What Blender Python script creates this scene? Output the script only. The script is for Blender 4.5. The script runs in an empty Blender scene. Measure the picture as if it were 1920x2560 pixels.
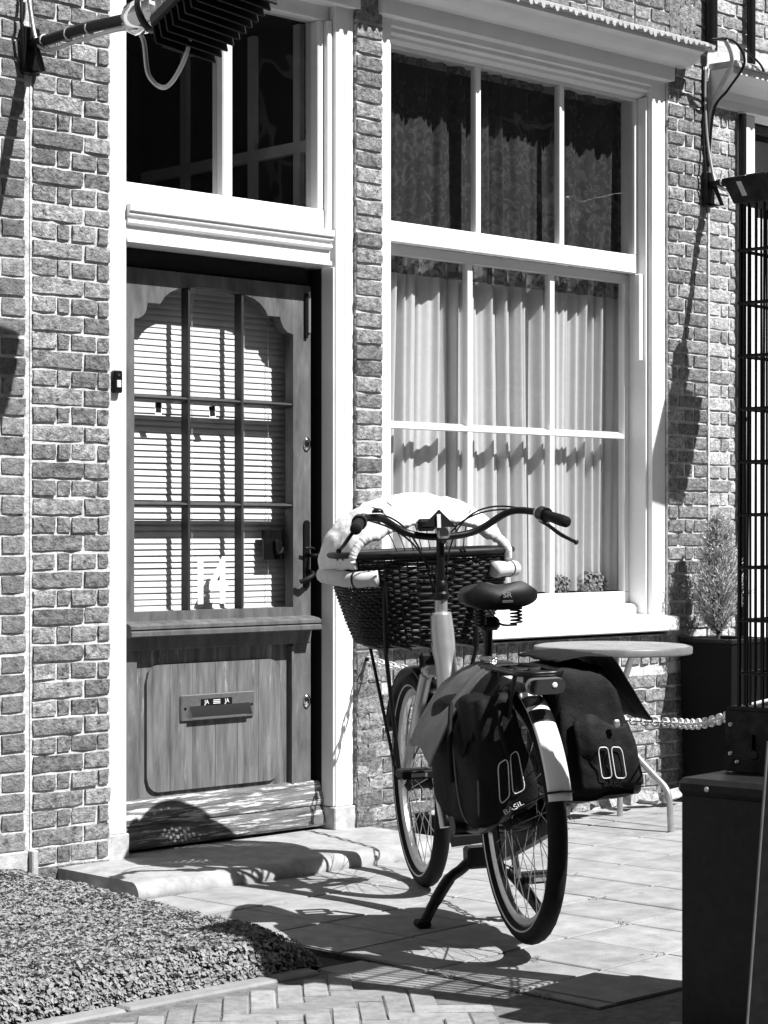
import bpy, math, random
from mathutils import Vector, Matrix, noise

random.seed(14)
R = math.radians
scene = bpy.context.scene
COL = scene.collection
PI = math.pi

# ------------------------------------------------------------------ camera, sky, sun, exposure
F_PX, CAM_H, Z0 = 5300.0, 1.19, 8.23
ALPHA = math.atan2(5520, F_PX)
cam_d = bpy.data.cameras.new('camera')
cam = bpy.data.objects.new('camera', cam_d)
COL.objects.link(cam)
cam.location = (-Z0 * math.cos(ALPHA), -Z0 * math.sin(ALPHA), CAM_H)
cam.rotation_euler = (R(90), 0, ALPHA - R(90))
cam_d.sensor_fit = 'HORIZONTAL'
cam_d.sensor_width = 36
cam_d.lens = 36 * F_PX / 1920
cam_d.shift_y = 50 / 1920
cam_d.clip_start = 0.05
cam_d.clip_end = 2000
scene.camera = cam

SUN_EL = R(52)
SUN_AZ = math.atan2(0.31, 0.95)          # from the wall's outward normal towards +X
sdir = Vector((math.sin(SUN_AZ) * math.cos(SUN_EL), -math.cos(SUN_AZ) * math.cos(SUN_EL), math.sin(SUN_EL)))
world = bpy.data.worlds.new('World')
scene.world = world
world.use_nodes = True
wn, wl = world.node_tree.nodes, world.node_tree.links
for n in list(wn):
    wn.remove(n)
sky = wn.new('ShaderNodeTexSky')
sky.sky_type = 'NISHITA'
sky.sun_disc = False
sky.sun_elevation = SUN_EL
sky.sun_rotation = math.atan2(sdir.x, sdir.y)
bw = wn.new('ShaderNodeRGBToBW')
bg = wn.new('ShaderNodeBackground')
bg.inputs['Strength'].default_value = 0.05
wo = wn.new('ShaderNodeOutputWorld')
wl.new(sky.outputs[0], bw.inputs[0])
wl.new(bw.outputs[0], bg.inputs['Color'])
wl.new(bg.outputs[0], wo.inputs['Surface'])

sun_d = bpy.data.lights.new('sun', 'SUN')
sun_d.energy = 5.0
sun_d.angle = R(0.5)
sun_d.color = (1, 1, 1)
sun = bpy.data.objects.new('sun', sun_d)
COL.objects.link(sun)
sun.location = sdir * 20
sun.rotation_euler = sdir.to_track_quat('Z', 'Y').to_euler()

vs = scene.view_settings
scene.display_settings.display_device = 'sRGB'
vs.view_transform = 'Standard'
vs.look = 'None'
vs.gamma = 1
vs.use_curve_mapping = False
vs.exposure = 0.86
scene.cycles.use_denoising = True
scene.cycles.max_bounces = 8
scene.cycles.diffuse_bounces = 2
scene.cycles.transparent_max_bounces = 24
scene.cycles.caustics_reflective = False
scene.cycles.caustics_refractive = False
scene.cycles.sample_clamp_indirect = 4


# ------------------------------------------------------------------ materials (all grey: the photograph is black and white)
def mat(name, c, rough=0.6, metal=0.0, var=0.0, vscale=12.0, bump=0.0, bscale=60.0, rnd=0.0, stretch=(1, 1, 1),
        spec=0.5, dark=None, dark_scale=4.0, dark_amt=0.0, trans=0.0, detail=6.0):
    m = bpy.data.materials.new(name)
    m.use_nodes = True
    nt = m.node_tree
    N, L = nt.nodes, nt.links
    b = N['Principled BSDF']
    b.inputs['Roughness'].default_value = rough
    b.inputs['Metallic'].default_value = metal
    b.inputs['Specular IOR Level'].default_value = spec
    b.inputs['Base Color'].default_value = (c, c, c, 1)
    geo = N.new('ShaderNodeNewGeometry')
    mp = N.new('ShaderNodeMapping')
    mp.inputs['Scale'].default_value = stretch
    L.new(geo.outputs['Position'], mp.inputs['Vector'])
    val = None
    if var > 0 or rnd > 0 or dark is not None:
        nz = N.new('ShaderNodeTexNoise')
        nz.inputs['Scale'].default_value = vscale
        nz.inputs['Detail'].default_value = detail
        nz.inputs['Roughness'].default_value = 0.65
        L.new(mp.outputs[0], nz.inputs['Vector'])
        mr = N.new('ShaderNodeMapRange')
        mr.inputs['From Min'].default_value = 0.3
        mr.inputs['From Max'].default_value = 0.7
        mr.inputs['To Min'].default_value = c * (1 - var)
        mr.inputs['To Max'].default_value = c * (1 + var)
        L.new(nz.outputs['Fac'], mr.inputs['Value'])
        val = mr.outputs[0]
        if rnd > 0:
            oi = N.new('ShaderNodeObjectInfo')
            m2 = N.new('ShaderNodeMapRange')
            m2.inputs['To Min'].default_value = 1 - rnd
            m2.inputs['To Max'].default_value = 1 + rnd
            L.new(oi.outputs['Random'], m2.inputs['Value'])
            mu = N.new('ShaderNodeMath')
            mu.operation = 'MULTIPLY'
            L.new(val, mu.inputs[0])
            L.new(m2.outputs[0], mu.inputs[1])
            val = mu.outputs[0]
        if dark is not None:
            n2 = N.new('ShaderNodeTexNoise')
            n2.inputs['Scale'].default_value = dark_scale
            n2.inputs['Detail'].default_value = 8
            n2.inputs['Roughness'].default_value = 0.7
            L.new(mp.outputs[0], n2.inputs['Vector'])
            m3 = N.new('ShaderNodeMapRange')
            m3.inputs['From Min'].default_value = 0.62 - 0.25 * dark_amt
            m3.inputs['From Max'].default_value = 0.72 - 0.25 * dark_amt
            L.new(n2.outputs['Fac'], m3.inputs['Value'])
            mx = N.new('ShaderNodeMix')
            mx.data_type = 'FLOAT'
            L.new(m3.outputs[0], mx.inputs['Factor'])
            L.new(val, mx.inputs[2])
            mx.inputs[3].default_value = dark
            val = mx.outputs[0]
        cb = N.new('ShaderNodeCombineColor')
        for k in range(3):
            L.new(val, cb.inputs[k])
        L.new(cb.outputs[0], b.inputs['Base Color'])
    if bump > 0:
        n3 = N.new('ShaderNodeTexNoise')
        n3.inputs['Scale'].default_value = bscale
        n3.inputs['Detail'].default_value = 8
        n3.inputs['Roughness'].default_value = 0.65
        L.new(mp.outputs[0], n3.inputs['Vector'])
        bp = N.new('ShaderNodeBump')
        bp.inputs['Strength'].default_value = min(1.0, bump)
        bp.inputs['Distance'].default_value = 0.006 * max(1.0, bump)
        L.new(n3.outputs['Fac'], bp.inputs['Height'])
        L.new(bp.outputs[0], b.inputs['Normal'])
    if trans > 0:
        tr = N.new('ShaderNodeBsdfTranslucent')
        tr.inputs['Color'].default_value = (c, c, c, 1)
        ms = N.new('ShaderNodeMixShader')
        ms.inputs[0].default_value = trans
        L.new(b.outputs[0], ms.inputs[1])
        L.new(tr.outputs[0], ms.inputs[2])
        L.new(ms.outputs[0], N['Material Output'].inputs['Surface'])
    return m


def glass_mat(name, strength=1.0):
    m = bpy.data.materials.new(name)
    m.use_nodes = True
    N, L = m.node_tree.nodes, m.node_tree.links
    N.remove(N['Principled BSDF'])
    t = N.new('ShaderNodeBsdfTransparent')
    t.inputs[0].default_value = (0.93, 0.93, 0.93, 1)
    g = N.new('ShaderNodeBsdfGlossy')
    g.inputs['Roughness'].default_value = 0.0
    fr = N.new('ShaderNodeFresnel')
    fr.inputs['IOR'].default_value = 1.55
    # old glass: faintly wavy reflections
    nz = N.new('ShaderNodeTexNoise')
    nz.inputs['Scale'].default_value = 3.0
    bp = N.new('ShaderNodeBump')
    bp.inputs['Strength'].default_value = 0.12
    bp.inputs['Distance'].default_value = 0.02
    geo = N.new('ShaderNodeNewGeometry')
    L.new(geo.outputs['Position'], nz.inputs['Vector'])
    L.new(nz.outputs['Fac'], bp.inputs['Height'])
    L.new(bp.outputs[0], g.inputs['Normal'])
    inv = N.new('ShaderNodeMath')          # only the outer face of a pane mirrors (no false total reflection inside)
    inv.operation = 'SUBTRACT'
    inv.inputs[0].default_value = 1.0
    L.new(geo.outputs['Backfacing'], inv.inputs[1])
    mu = N.new('ShaderNodeMath')
    mu.operation = 'MULTIPLY'
    L.new(fr.outputs[0], mu.inputs[0])
    L.new(inv.outputs[0], mu.inputs[1])
    ms = N.new('ShaderNodeMixShader')
    L.new(mu.outputs[0], ms.inputs[0])
    L.new(t.outputs[0], ms.inputs[1])
    L.new(g.outputs[0], ms.inputs[2])
    L.new(ms.outputs[0], N['Material Output'].inputs['Surface'])
    return m


def lace_mat(name, c, hole, scale):
    m = bpy.data.materials.new(name)
    m.use_nodes = True
    N, L = m.node_tree.nodes, m.node_tree.links
    b = N['Principled BSDF']
    b.inputs['Base Color'].default_value = (c, c, c, 1)
    b.inputs['Roughness'].default_value = 0.9
    geo = N.new('ShaderNodeNewGeometry')
    vo = N.new('ShaderNodeTexNoise')
    vo.inputs['Scale'].default_value = scale
    vo.inputs['Detail'].default_value = 4
    vo.inputs['Distortion'].default_value = 1.5
    L.new(geo.outputs['Position'], vo.inputs['Vector'])
    mr = N.new('ShaderNodeMapRange')
    mr.inputs['From Min'].default_value = 0.45
    mr.inputs['From Max'].default_value = 0.6
    mr.inputs['To Min'].default_value = hole
    mr.inputs['To Max'].default_value = min(1, hole + 0.35)
    L.new(vo.outputs['Fac'], mr.inputs['Value'])
    t = N.new('ShaderNodeBsdfTransparent')
    ms = N.new('ShaderNodeMixShader')
    L.new(mr.outputs[0], ms.inputs[0])
    L.new(t.outputs[0], ms.inputs[1])
    L.new(b.outputs[0], ms.inputs[2])
    L.new(ms.outputs[0], N['Material Output'].inputs['Surface'])
    return m


M_BRICK = mat('brick', 0.255, 0.9, var=0.7, vscale=38, bump=3.0, bscale=60, rnd=0.42, dark=0.035, dark_scale=40, dark_amt=0.26)
M_BRICK_R = mat('brick_pale', 0.40, 0.9, var=0.5, vscale=38, bump=2.8, bscale=60, rnd=0.40, dark=0.06, dark_scale=40, dark_amt=0.18)
M_BRICK_L = mat('brick_smooth', 0.19, 0.9, var=0.55, vscale=32, bump=1.8, bscale=80, rnd=0.36, dark=0.05, dark_scale=40, dark_amt=0.2)
M_MORTAR = mat('mortar', 0.56, 0.95, var=0.35, vscale=26, bump=1.0, bscale=70, dark=0.16, dark_scale=18, dark_amt=0.12)
M_WHITE = mat('white_paint', 0.80, 0.4, var=0.05, vscale=8, bump=0.12, bscale=30, stretch=(1, 1, 1), dark=0.6, dark_scale=30, dark_amt=-0.35)
M_WHITE2 = mat('white_gloss_paint', 0.80, 0.3, var=0.04, vscale=15)
M_STONE = mat('plinth_stone', 0.42, 0.85, var=0.3, vscale=25, bump=0.5, bscale=70)
M_STEP = mat('step_stone', 0.31, 0.75, var=0.3, vscale=14, bump=0.35, bscale=120, dark=0.3, dark_scale=9, dark_amt=0.1)
M_TILE = mat('concrete_tile', 0.28, 0.9, var=0.28, vscale=9, bump=0.45, bscale=140, rnd=0.10, dark=0.19, dark_scale=7, dark_amt=0.12)
M_CLINK = mat('clinker', 0.25, 0.9, var=0.3, vscale=24, bump=0.5, bscale=110, rnd=0.22)
M_KERB = mat('kerb_concrete', 0.24, 0.9, var=0.2, vscale=12, bump=0.4, bscale=120, rnd=0.1)
M_GROUND = mat('joint_sand', 0.14, 0.95, var=0.4, vscale=30, bump=0.5, bscale=120)
M_DOOR = mat('weathered_door_paint', 0.105, 0.55, var=0.5, vscale=18, bump=0.25, bscale=35, stretch=(1, 1, 0.25), dark=0.18, dark_scale=18, dark_amt=0.1, spec=0.3)
M_DOOR_LOW = mat('worn_door_panel', 0.13, 0.65, var=0.55, vscale=34, bump=0.35, bscale=45, stretch=(1, 1, 0.10), dark=0.38, dark_scale=26, dark_amt=0.10, spec=0.3)
M_WEATHER = mat('flaking_weatherboard', 0.12, 0.7, var=0.6, vscale=25, bump=1.2, bscale=60, stretch=(0.18, 1, 2.2), dark=0.62, dark_scale=30, dark_amt=0.42, spec=0.3)
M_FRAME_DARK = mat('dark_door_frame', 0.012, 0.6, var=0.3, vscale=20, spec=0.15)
M_BLACK = mat('black_metal', 0.006, 0.35, var=0.2, vscale=40, spec=0.3)
M_BLACKM = mat('black_matt', 0.007, 0.6, var=0.3, vscale=30, bump=0.1, spec=0.2)
M_RUBBER = mat('tyre_rubber', 0.008, 0.75, var=0.3, vscale=60, bump=0.2, bscale=200, spec=0.2)
M_STEEL = mat('brushed_steel', 0.55, 0.3, metal=1.0, var=0.15, vscale=50)
M_SILVER = mat('silver_lacquer', 0.45, 0.25, metal=0.6, var=0.06, vscale=30)
M_CHROME = mat('chrome', 0.8, 0.08, metal=1.0)
M_ALU = mat('aluminium', 0.5, 0.4, metal=0.8, var=0.1, vscale=30)
M_TARP = mat('bag_tarpaulin', 0.008, 0.7, var=0.4, vscale=18, bump=0.9, bscale=20, spec=0.18)
M_FLAP = mat('bag_flap', 0.085, 0.40, var=0.4, vscale=14, bump=0.3, bscale=30, spec=0.6)
M_STITCH = mat('reflective_print', 0.75, 0.5)
M_WICKER = mat('dark_wicker', 0.016, 0.55, var=0.6, vscale=60, spec=0.25)
M_CLOTH = mat('white_cloth', 0.70, 0.9, var=0.12, vscale=16, bump=0.9, bscale=28)
M_FOAM = mat('pale_padding', 0.52, 0.8, var=0.1, vscale=25, bump=0.1)
M_SADDLE = mat('saddle_skin', 0.006, 0.5, var=0.2, vscale=30, bump=0.15, bscale=300, spec=0.3)
M_FENDER = mat('white_mudguard', 0.82, 0.25)
M_LENS = mat('dark_reflector', 0.04, 0.12, spec=0.8)
M_PLASTIC = mat('light_plastic', 0.72, 0.4)
M_NUMBER = mat('white_number_film', 0.88, 0.5)
M_SLAT = mat('blind_slat', 0.82, 0.45)
M_CURTAIN = mat('net_curtain_cloth', 0.78, 0.9, var=0.06, vscale=40, trans=0.2)
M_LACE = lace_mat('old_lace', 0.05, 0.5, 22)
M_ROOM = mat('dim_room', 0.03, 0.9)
M_ZINC = mat('zinc_gutter', 0.42, 0.5, metal=0.2, var=0.25, vscale=25, bump=0.3, bscale=50)
M_HEATER = mat('heater_steel', 0.016, 0.5, metal=0.2, var=0.35, vscale=30, bump=0.15, bscale=120, spec=0.25)
M_RUST = mat('rusty_burner_steel', 0.03, 0.7, metal=0.1, var=0.8, vscale=24, bump=0.5, bscale=80, spec=0.2)
M_POT = mat('dark_planter', 0.005, 0.6, var=0.25, vscale=20, spec=0.12)
M_SOIL = mat('soil', 0.03, 1.0, bump=1.0, bscale=60)
M_TABLE = mat('table_top', 0.24, 0.55, var=0.25, vscale=10, dark=0.13, dark_scale=7, dark_amt=0.15)
M_TABLE_RIM = mat('table_rim_metal', 0.16, 0.5, metal=0.3, var=0.2, vscale=20)
M_BAR = mat('shade_toned_glazing_bar', 0.03, 0.5, var=0.3, vscale=20, spec=0.4)  # darker than the door paint: shade of the bars' sides put into the colour
M_LEAF = mat('hedge_leaf', 0.25, 0.6, var=0.5, vscale=70, trans=0.12)
M_NEEDLE = mat('conifer_needle', 0.55, 0.7, var=0.4, vscale=50, trans=0.2)
M_TWIG = mat('twig', 0.06, 0.9)
M_CHAIN = mat('plastic_chain', 0.78, 0.4)
M_BED = mat('dark_bedding', 0.045, 0.95, var=0.5, vscale=30)
M_GLASS = glass_mat('old_window_glass')
M_PLANK = mat('dark_board', 0.012, 0.7, var=0.4, vscale=30, spec=0.15)
M_FLOWER = mat('flower_head', 0.22, 0.8, var=0.3, vscale=60)


# ------------------------------------------------------------------ mesh helpers
class MB:
    def __init__(s):
        s.v, s.f = [], []

    def add(s, vs_, fs_):
        o = len(s.v)
        s.v += [tuple(p) for p in vs_]
        s.f += [tuple(i + o for i in f) for f in fs_]
        return s

    def box(s, x0, x1, y0, y1, z0, z1, b=0.0):
        if x0 > x1: x0, x1 = x1, x0
        if y0 > y1: y0, y1 = y1, y0
        if z0 > z1: z0, z1 = z1, z0
        lo, hi = (x0, y0, z0), (x1, y1, z1)
        if b <= 0:
            vv = [(x, y, z) for x in (x0, x1) for y in (y0, y1) for z in (z0, z1)]
            return s.add(vv, [(0, 1, 3, 2), (4, 6, 7, 5), (0, 4, 5, 1), (2, 3, 7, 6), (0, 2, 6, 4), (1, 5, 7, 3)])
        b = min(b, (x1 - x0) * .45, (y1 - y0) * .45, (z1 - z0) * .45)
        vv, ix = [], {}
        for sx in (0, 1):
            for sy in (0, 1):
                for sz in (0, 1):
                    sg = (sx, sy, sz)
                    base = [hi[k] if sg[k] else lo[k] for k in range(3)]
                    ins = [hi[k] - b if sg[k] else lo[k] + b for k in range(3)]
                    for k in range(3):
                        p = list(ins)
                        p[k] = base[k]
                        ix[(sg, k)] = len(vv)
                        vv.append(tuple(p))
        ff = []
        for k in range(3):
            i, j = (k + 1) % 3, (k + 2) % 3
            for sk in (0, 1):
                q = []
                for (a, c) in ((0, 0), (1, 0), (1, 1), (0, 1)):
                    sg = [0, 0, 0]
                    sg[k], sg[i], sg[j] = sk, a, c
                    q.append(ix[(tuple(sg), k)])
                ff.append(q)
            for a in (0, 1):
                for c in (0, 1):
                    sg0, sg1 = [0, 0, 0], [0, 0, 0]
                    sg0[k], sg0[i], sg0[j] = 0, a, c
                    sg1[k], sg1[i], sg1[j] = 1, a, c
                    sg0, sg1 = tuple(sg0), tuple(sg1)
                    ff.append([ix[(sg0, i)], ix[(sg1, i)], ix[(sg1, j)], ix[(sg0, j)]])
        for sx in (0, 1):
            for sy in (0, 1):
                for sz in (0, 1):
                    ff.append([ix[((sx, sy, sz), k)] for k in range(3)])
        c = Vector([(lo[k] + hi[k]) / 2 for k in range(3)])
        out = []
        for q in ff:
            a = [Vector(vv[i]) for i in q]
            n = (a[1] - a[0]).cross(a[2] - a[0])
            m = sum(a, Vector()) / len(a)
            out.append(tuple(q) if n.dot(m - c) > 0 else tuple(reversed(q)))
        return s.add(vv, out)

    def tube(s, pts, r, n=10, closed=False, cap=True, squash=None):
        P = [Vector(p) for p in pts]
        k = len(P)
        rr = r if isinstance(r, (list, tuple)) else [r] * k
        T = []
        for i in range(k):
            a = P[(i - 1) % k] if (closed or i > 0) else P[i]
            b = P[(i + 1) % k] if (closed or i < k - 1) else P[i]
            t = (b - a)
            T.append(t.normalized() if t.length > 1e-9 else Vector((0, 0, 1)))
        up = Vector((0, 0, 1)) if abs(T[0].z) < .9 else Vector((1, 0, 0))
        u = T[0].cross(up).normalized()
        vv, ff = [], []
        for i in range(k):
            if i > 0:
                q = T[i - 1].rotation_difference(T[i])
                u = q @ u
            u = (u - T[i] * u.dot(T[i])).normalized()
            w = T[i].cross(u)
            for j in range(n):
                a = 2 * PI * j / n
                vv.append(P[i] + (u * math.cos(a) + w * math.sin(a)) * rr[i])
        m = k if closed else k - 1
        for i in range(m):
            i2 = (i + 1) % k
            for j in range(n):
                j2 = (j + 1) % n
                ff.append((i * n + j, i * n + j2, i2 * n + j2, i2 * n + j))
        if cap and not closed:
            ff.append(tuple(range(n - 1, -1, -1)))
            ff.append(tuple((k - 1) * n + j for j in range(n)))
        return s.add(vv, ff)

    def lathe(s, prof, n=24, M=None, cap=True):
        vv, ff = [], []
        k = len(prof)
        for (r, z) in prof:
            for j in range(n):
                a = 2 * PI * j / n
                p = Vector((r * math.cos(a), r * math.sin(a), z))
                vv.append(M @ p if M is not None else p)
        for i in range(k - 1):
            for j in range(n):
                j2 = (j + 1) % n
                ff.append((i * n + j, i * n + j2, (i + 1) * n + j2, (i + 1) * n + j))
        if cap:
            ff.append(tuple(range(n - 1, -1, -1)))
            ff.append(tuple((k - 1) * n + j for j in range(n)))
        return s.add(vv, ff)

    def prof_x(s, poly, x0, x1):
        """extrude a (y, z) profile along x"""
        n = len(poly)
        vv = [(x0, y, z) for y, z in poly] + [(x1, y, z) for y, z in poly]
        ff = [(i, (i + 1) % n, n + (i + 1) % n, n + i) for i in range(n)]
        ff += [tuple(range(n - 1, -1, -1)), tuple(range(n, 2 * n))]
        return s.add(vv, ff)

    def prof_y(s, poly, y0, y1):
        """extrude an (x, z) outline along y"""
        n = len(poly)
        vv = [(x, y0, z) for x, z in poly] + [(x, y1, z) for x, z in poly]
        ff = [(i, (i + 1) % n, n + (i + 1) % n, n + i) for i in range(n)]
        ff += [tuple(range(n - 1, -1, -1)), tuple(range(n, 2 * n))]
        return s.add(vv, ff)

    def grid(s, nu, nv, fn, wrap_u=False):
        vv = [fn(i / (nu if wrap_u else nu), j / nv) for i in range(nu if wrap_u else nu + 1) for j in range(nv + 1)]
        ff = []
        for i in range(nu):
            i2 = (i + 1) % nu if wrap_u else i + 1
            for j in range(nv):
                ff.append((i * (nv + 1) + j, i2 * (nv + 1) + j, i2 * (nv + 1) + j + 1, i * (nv + 1) + j + 1))
        return s.add(vv, ff)

    def build(s, name, m, parent=None, smooth=False, kind=None, label=None, fix=True):
        off = OFF.get(parent.name, Vector()) if parent is not None else Vector()
        me = bpy.data.meshes.new(name)
        me.from_pydata([(p[0] - off[0], p[1] - off[1], p[2] - off[2]) for p in s.v], [], s.f)
        me.materials.append(m)
        if fix:
            import bmesh
            bm = bmesh.new()
            bm.from_mesh(me)
            bmesh.ops.recalc_face_normals(bm, faces=bm.faces)
            bm.to_mesh(me)
            bm.free()
        if smooth:
            me.polygons.foreach_set('use_smooth', [True] * len(me.polygons))
            if smooth != 'all':
                me.set_sharp_from_angle(angle=R(38))
        me.update()
        o = bpy.data.objects.new(name, me)
        COL.objects.link(o)
        if parent is not None:
            o.parent = parent
            OFF[o.name] = off
        if kind: o['kind'] = kind
        if label: o['label'] = label
        return o


OFF = {}


def tag(o, label, cat, group=None):
    o['label'] = label
    o['category'] = cat
    if group: o['group'] = group
    return o


def thing(name, label, cat, loc=(0, 0, 0), rot=None, group=None):
    """an Empty at the base. Without rot its parts are given in world coordinates; with rot in its own."""
    o = bpy.data.objects.new(name, None)
    COL.objects.link(o)
    o.empty_display_size = 0.1
    o.location = loc
    if rot is not None:
        o.rotation_euler = rot
        OFF[o.name] = Vector()
    else:
        OFF[o.name] = Vector(loc)
    return tag(o, label, cat, group)


def mesh_obj(name, me, loc, parent=None, rot=None, scale=None):
    o = bpy.data.objects.new(name, me)
    COL.objects.link(o)
    off = OFF.get(parent.name, Vector()) if parent is not None else Vector()
    o.location = Vector(loc) - off
    if rot: o.rotation_euler = rot
    if scale: o.scale = scale
    if parent is not None: o.parent = parent
    return o


def text_mesh(name, txt, size, M, m, parent, extrude=0.0008, shear=0.0, spacing=1.0, xs=1.0, bold=0.0):
    cu = bpy.data.curves.new(name, 'FONT')
    cu.body = txt
    cu.size = size
    cu.extrude = extrude
    cu.shear = shear
    cu.offset = bold
    cu.space_character = spacing
    cu.align_x = 'CENTER'
    cu.align_y = 'CENTER'
    t = bpy.data.objects.new(name + '_tmp', cu)
    COL.objects.link(t)
    dg = bpy.context.evaluated_depsgraph_get()
    me = bpy.data.meshes.new_from_object(t.evaluated_get(dg))
    bpy.data.objects.remove(t)
    off = OFF.get(parent.name, Vector())
    me.transform(Matrix.Translation(-off) @ M @ Matrix.Diagonal((xs, 1, 1, 1)))
    me.materials.clear()
    me.materials.append(m)
    me.name = name
    o = bpy.data.objects.new(name, me)
    COL.objects.link(o)
    o.parent = parent
    return o


def arc(cx, cy, r, a0, a1, n):
    return [(cx + r * math.cos(R(a0 + (a1 - a0) * i / n)), cy + r * math.sin(R(a0 + (a1 - a0) * i / n))) for i in range(n + 1)]


def rrect(x0, x1, z0, z1, r, n=5):
    return (arc(x1 - r, z0 + r, r, -90, 0, n) + arc(x1 - r, z1 - r, r, 0, 90, n) +
            arc(x0 + r, z1 - r, r, 90, 180, n) + arc(x0 + r, z0 + r, r, 180, 270, n))


def bez(p0, p1, p2, p3, n=12):
    p0, p1, p2, p3 = map(Vector, (p0, p1, p2, p3))
    return [p0 * (1 - t) ** 3 + p1 * 3 * t * (1 - t) ** 2 + p2 * 3 * t * t * (1 - t) + p3 * t ** 3 for t in [i / n for i in range(n + 1)]]


def spline(pts, n=8):
    P = [Vector(p) for p in pts]
    out = []
    for i in range(len(P) - 1):
        a, b, c, d = P[max(0, i - 1)], P[i], P[i + 1], P[min(len(P) - 1, i + 2)]
        for k in range(n):
            t = k / n
            out.append(0.5 * ((2 * b) + (c - a) * t + (2 * a - 5 * b + 4 * c - d) * t * t + (3 * b - a - 3 * c + d) * t ** 3))
    out.append(P[-1])
    return out


def n3(x, y, z):
    return noise.noise(Vector((x, y, z)))


# ------------------------------------------------------------------ ground and paving
g = MB().box(-150, 150, -150, 60, -0.06, -0.022).build('ground', M_GROUND)
g['kind'] = 'structure'


def tile_mesh(w, d, t, mname, seed):
    rnd = random.Random(seed)
    b = MB().box(-w / 2, w / 2, -d / 2, d / 2, -t, 0, 0.003)
    b.v = [(x + rnd.uniform(-.0012, .0012), y + rnd.uniform(-.0012, .0012), z) for x, y, z in b.v]
    me = bpy.data.meshes.new('tile')
    me.from_pydata(b.v, [], b.f)
    me.materials.append(mname)
    return me


paving = MB().box(-1.64, 3.2, -2.485, -0.02, -0.05, -0.0042).build('terrace_paving', M_BED)
paving['kind'] = 'structure'
TILE_W, TILE_D, TROT = 0.304, 0.349, R(3.6)
TX0, TX1, TY0, TY1 = -1.632, 2.95, -2.478, -.165
tms = [tile_mesh(TILE_W - .010, TILE_D - .011, .03, M_TILE, k) for k in range(5)]
ct, st = math.cos(TROT), math.sin(TROT)


def clip_poly(poly):
    for ax, lim, sg in ((0, TX0, 1), (0, TX1, -1), (1, TY0, 1), (1, TY1, -1)):
        out = []
        for k in range(len(poly)):
            a, b = poly[k], poly[(k + 1) % len(poly)]
            ia, ib = (a[ax] - lim) * sg >= 0, (b[ax] - lim) * sg >= 0
            if ia: out.append(a)
            if ia != ib:
                t = (lim - a[ax]) / (b[ax] - a[ax])
                out.append((a[0] + (b[0] - a[0]) * t, a[1] + (b[1] - a[1]) * t))
        poly = out
        if len(poly) < 3: return []
    return poly


ti = 0
for i in range(-9, 13):
    for j in range(-9, 9):
        # joint lattice fitted to the paving: joints cross at (-0.42, -1.44)
        u, w = (i + .5) * TILE_W, (j + .5) * TILE_D
        x, y = -0.42 + u * ct - w * st, -1.44 + u * st + w * ct
        hw, hd_ = TILE_W / 2 - .005, TILE_D / 2 - .0055
        sq = [(x + a * hw * ct - b * hd_ * st, y + a * hw * st + b * hd_ * ct) for a, b in ((-1, -1), (1, -1), (1, 1), (-1, 1))]
        if all(TX0 < p[0] < TX1 and TY0 < p[1] < TY1 for p in sq):
            mesh_obj('paving_tile', tms[ti % 5], (x, y, random.uniform(-.0008, .0018)), paving,
                     rot=(random.uniform(-.003, .003), random.uniform(-.003, .003), TROT + random.uniform(-.006, .006)))
            ti += 1
        else:
            pc = clip_poly(sq)
            if len(pc) < 3: continue
            z_ = random.uniform(-.0008, .0015)
            n_ = len(pc)
            MB().add([(p[0], p[1], -.03) for p in pc] + [(p[0], p[1], z_) for p in pc],
                     [tuple(range(n_ - 1, -1, -1)), tuple(range(n_, 2 * n_))] + [(k, (k + 1) % n_, n_ + (k + 1) % n_, n_ + k) for k in range(n_)]).build('paving_tile', M_TILE, paving)
MB().box(-0.1, 2.9, -0.16, -0.005, -0.05, -0.004).build('wall_edge_strip', M_STEP, paving)

kerb = MB().box(-1.83, -1.63, -2.95, -1.55, -.08, -.03).build('kerb', M_GROUND)
kerb['kind'] = 'structure'
for k in range(4):
    MB().box(-1.815, -1.645, -1.62 - k * .36 - .352, -1.62 - k * .36, -.06, -.006 + random.uniform(-.002, .002), .005).build('kerb_stone', M_KERB, kerb)
for k in range(5):
    MB().box(-1.62 + k * .5, -1.62 + k * .5 + .493, -2.68, -2.49, -.06, -.008 + random.uniform(-.002, .002), .005).build('kerb_stone', M_KERB, kerb)
for k in range(5):
    MB().box(-2.0 - k * .5, -2.0 + .14 - k * .5 if k == 0 else -2.0 - k * .5 + .493, -1.69, -1.625, -.06, .004 + random.uniform(-.003, .002), .006).build('kerb_stone', M_KERB, kerb)

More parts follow.
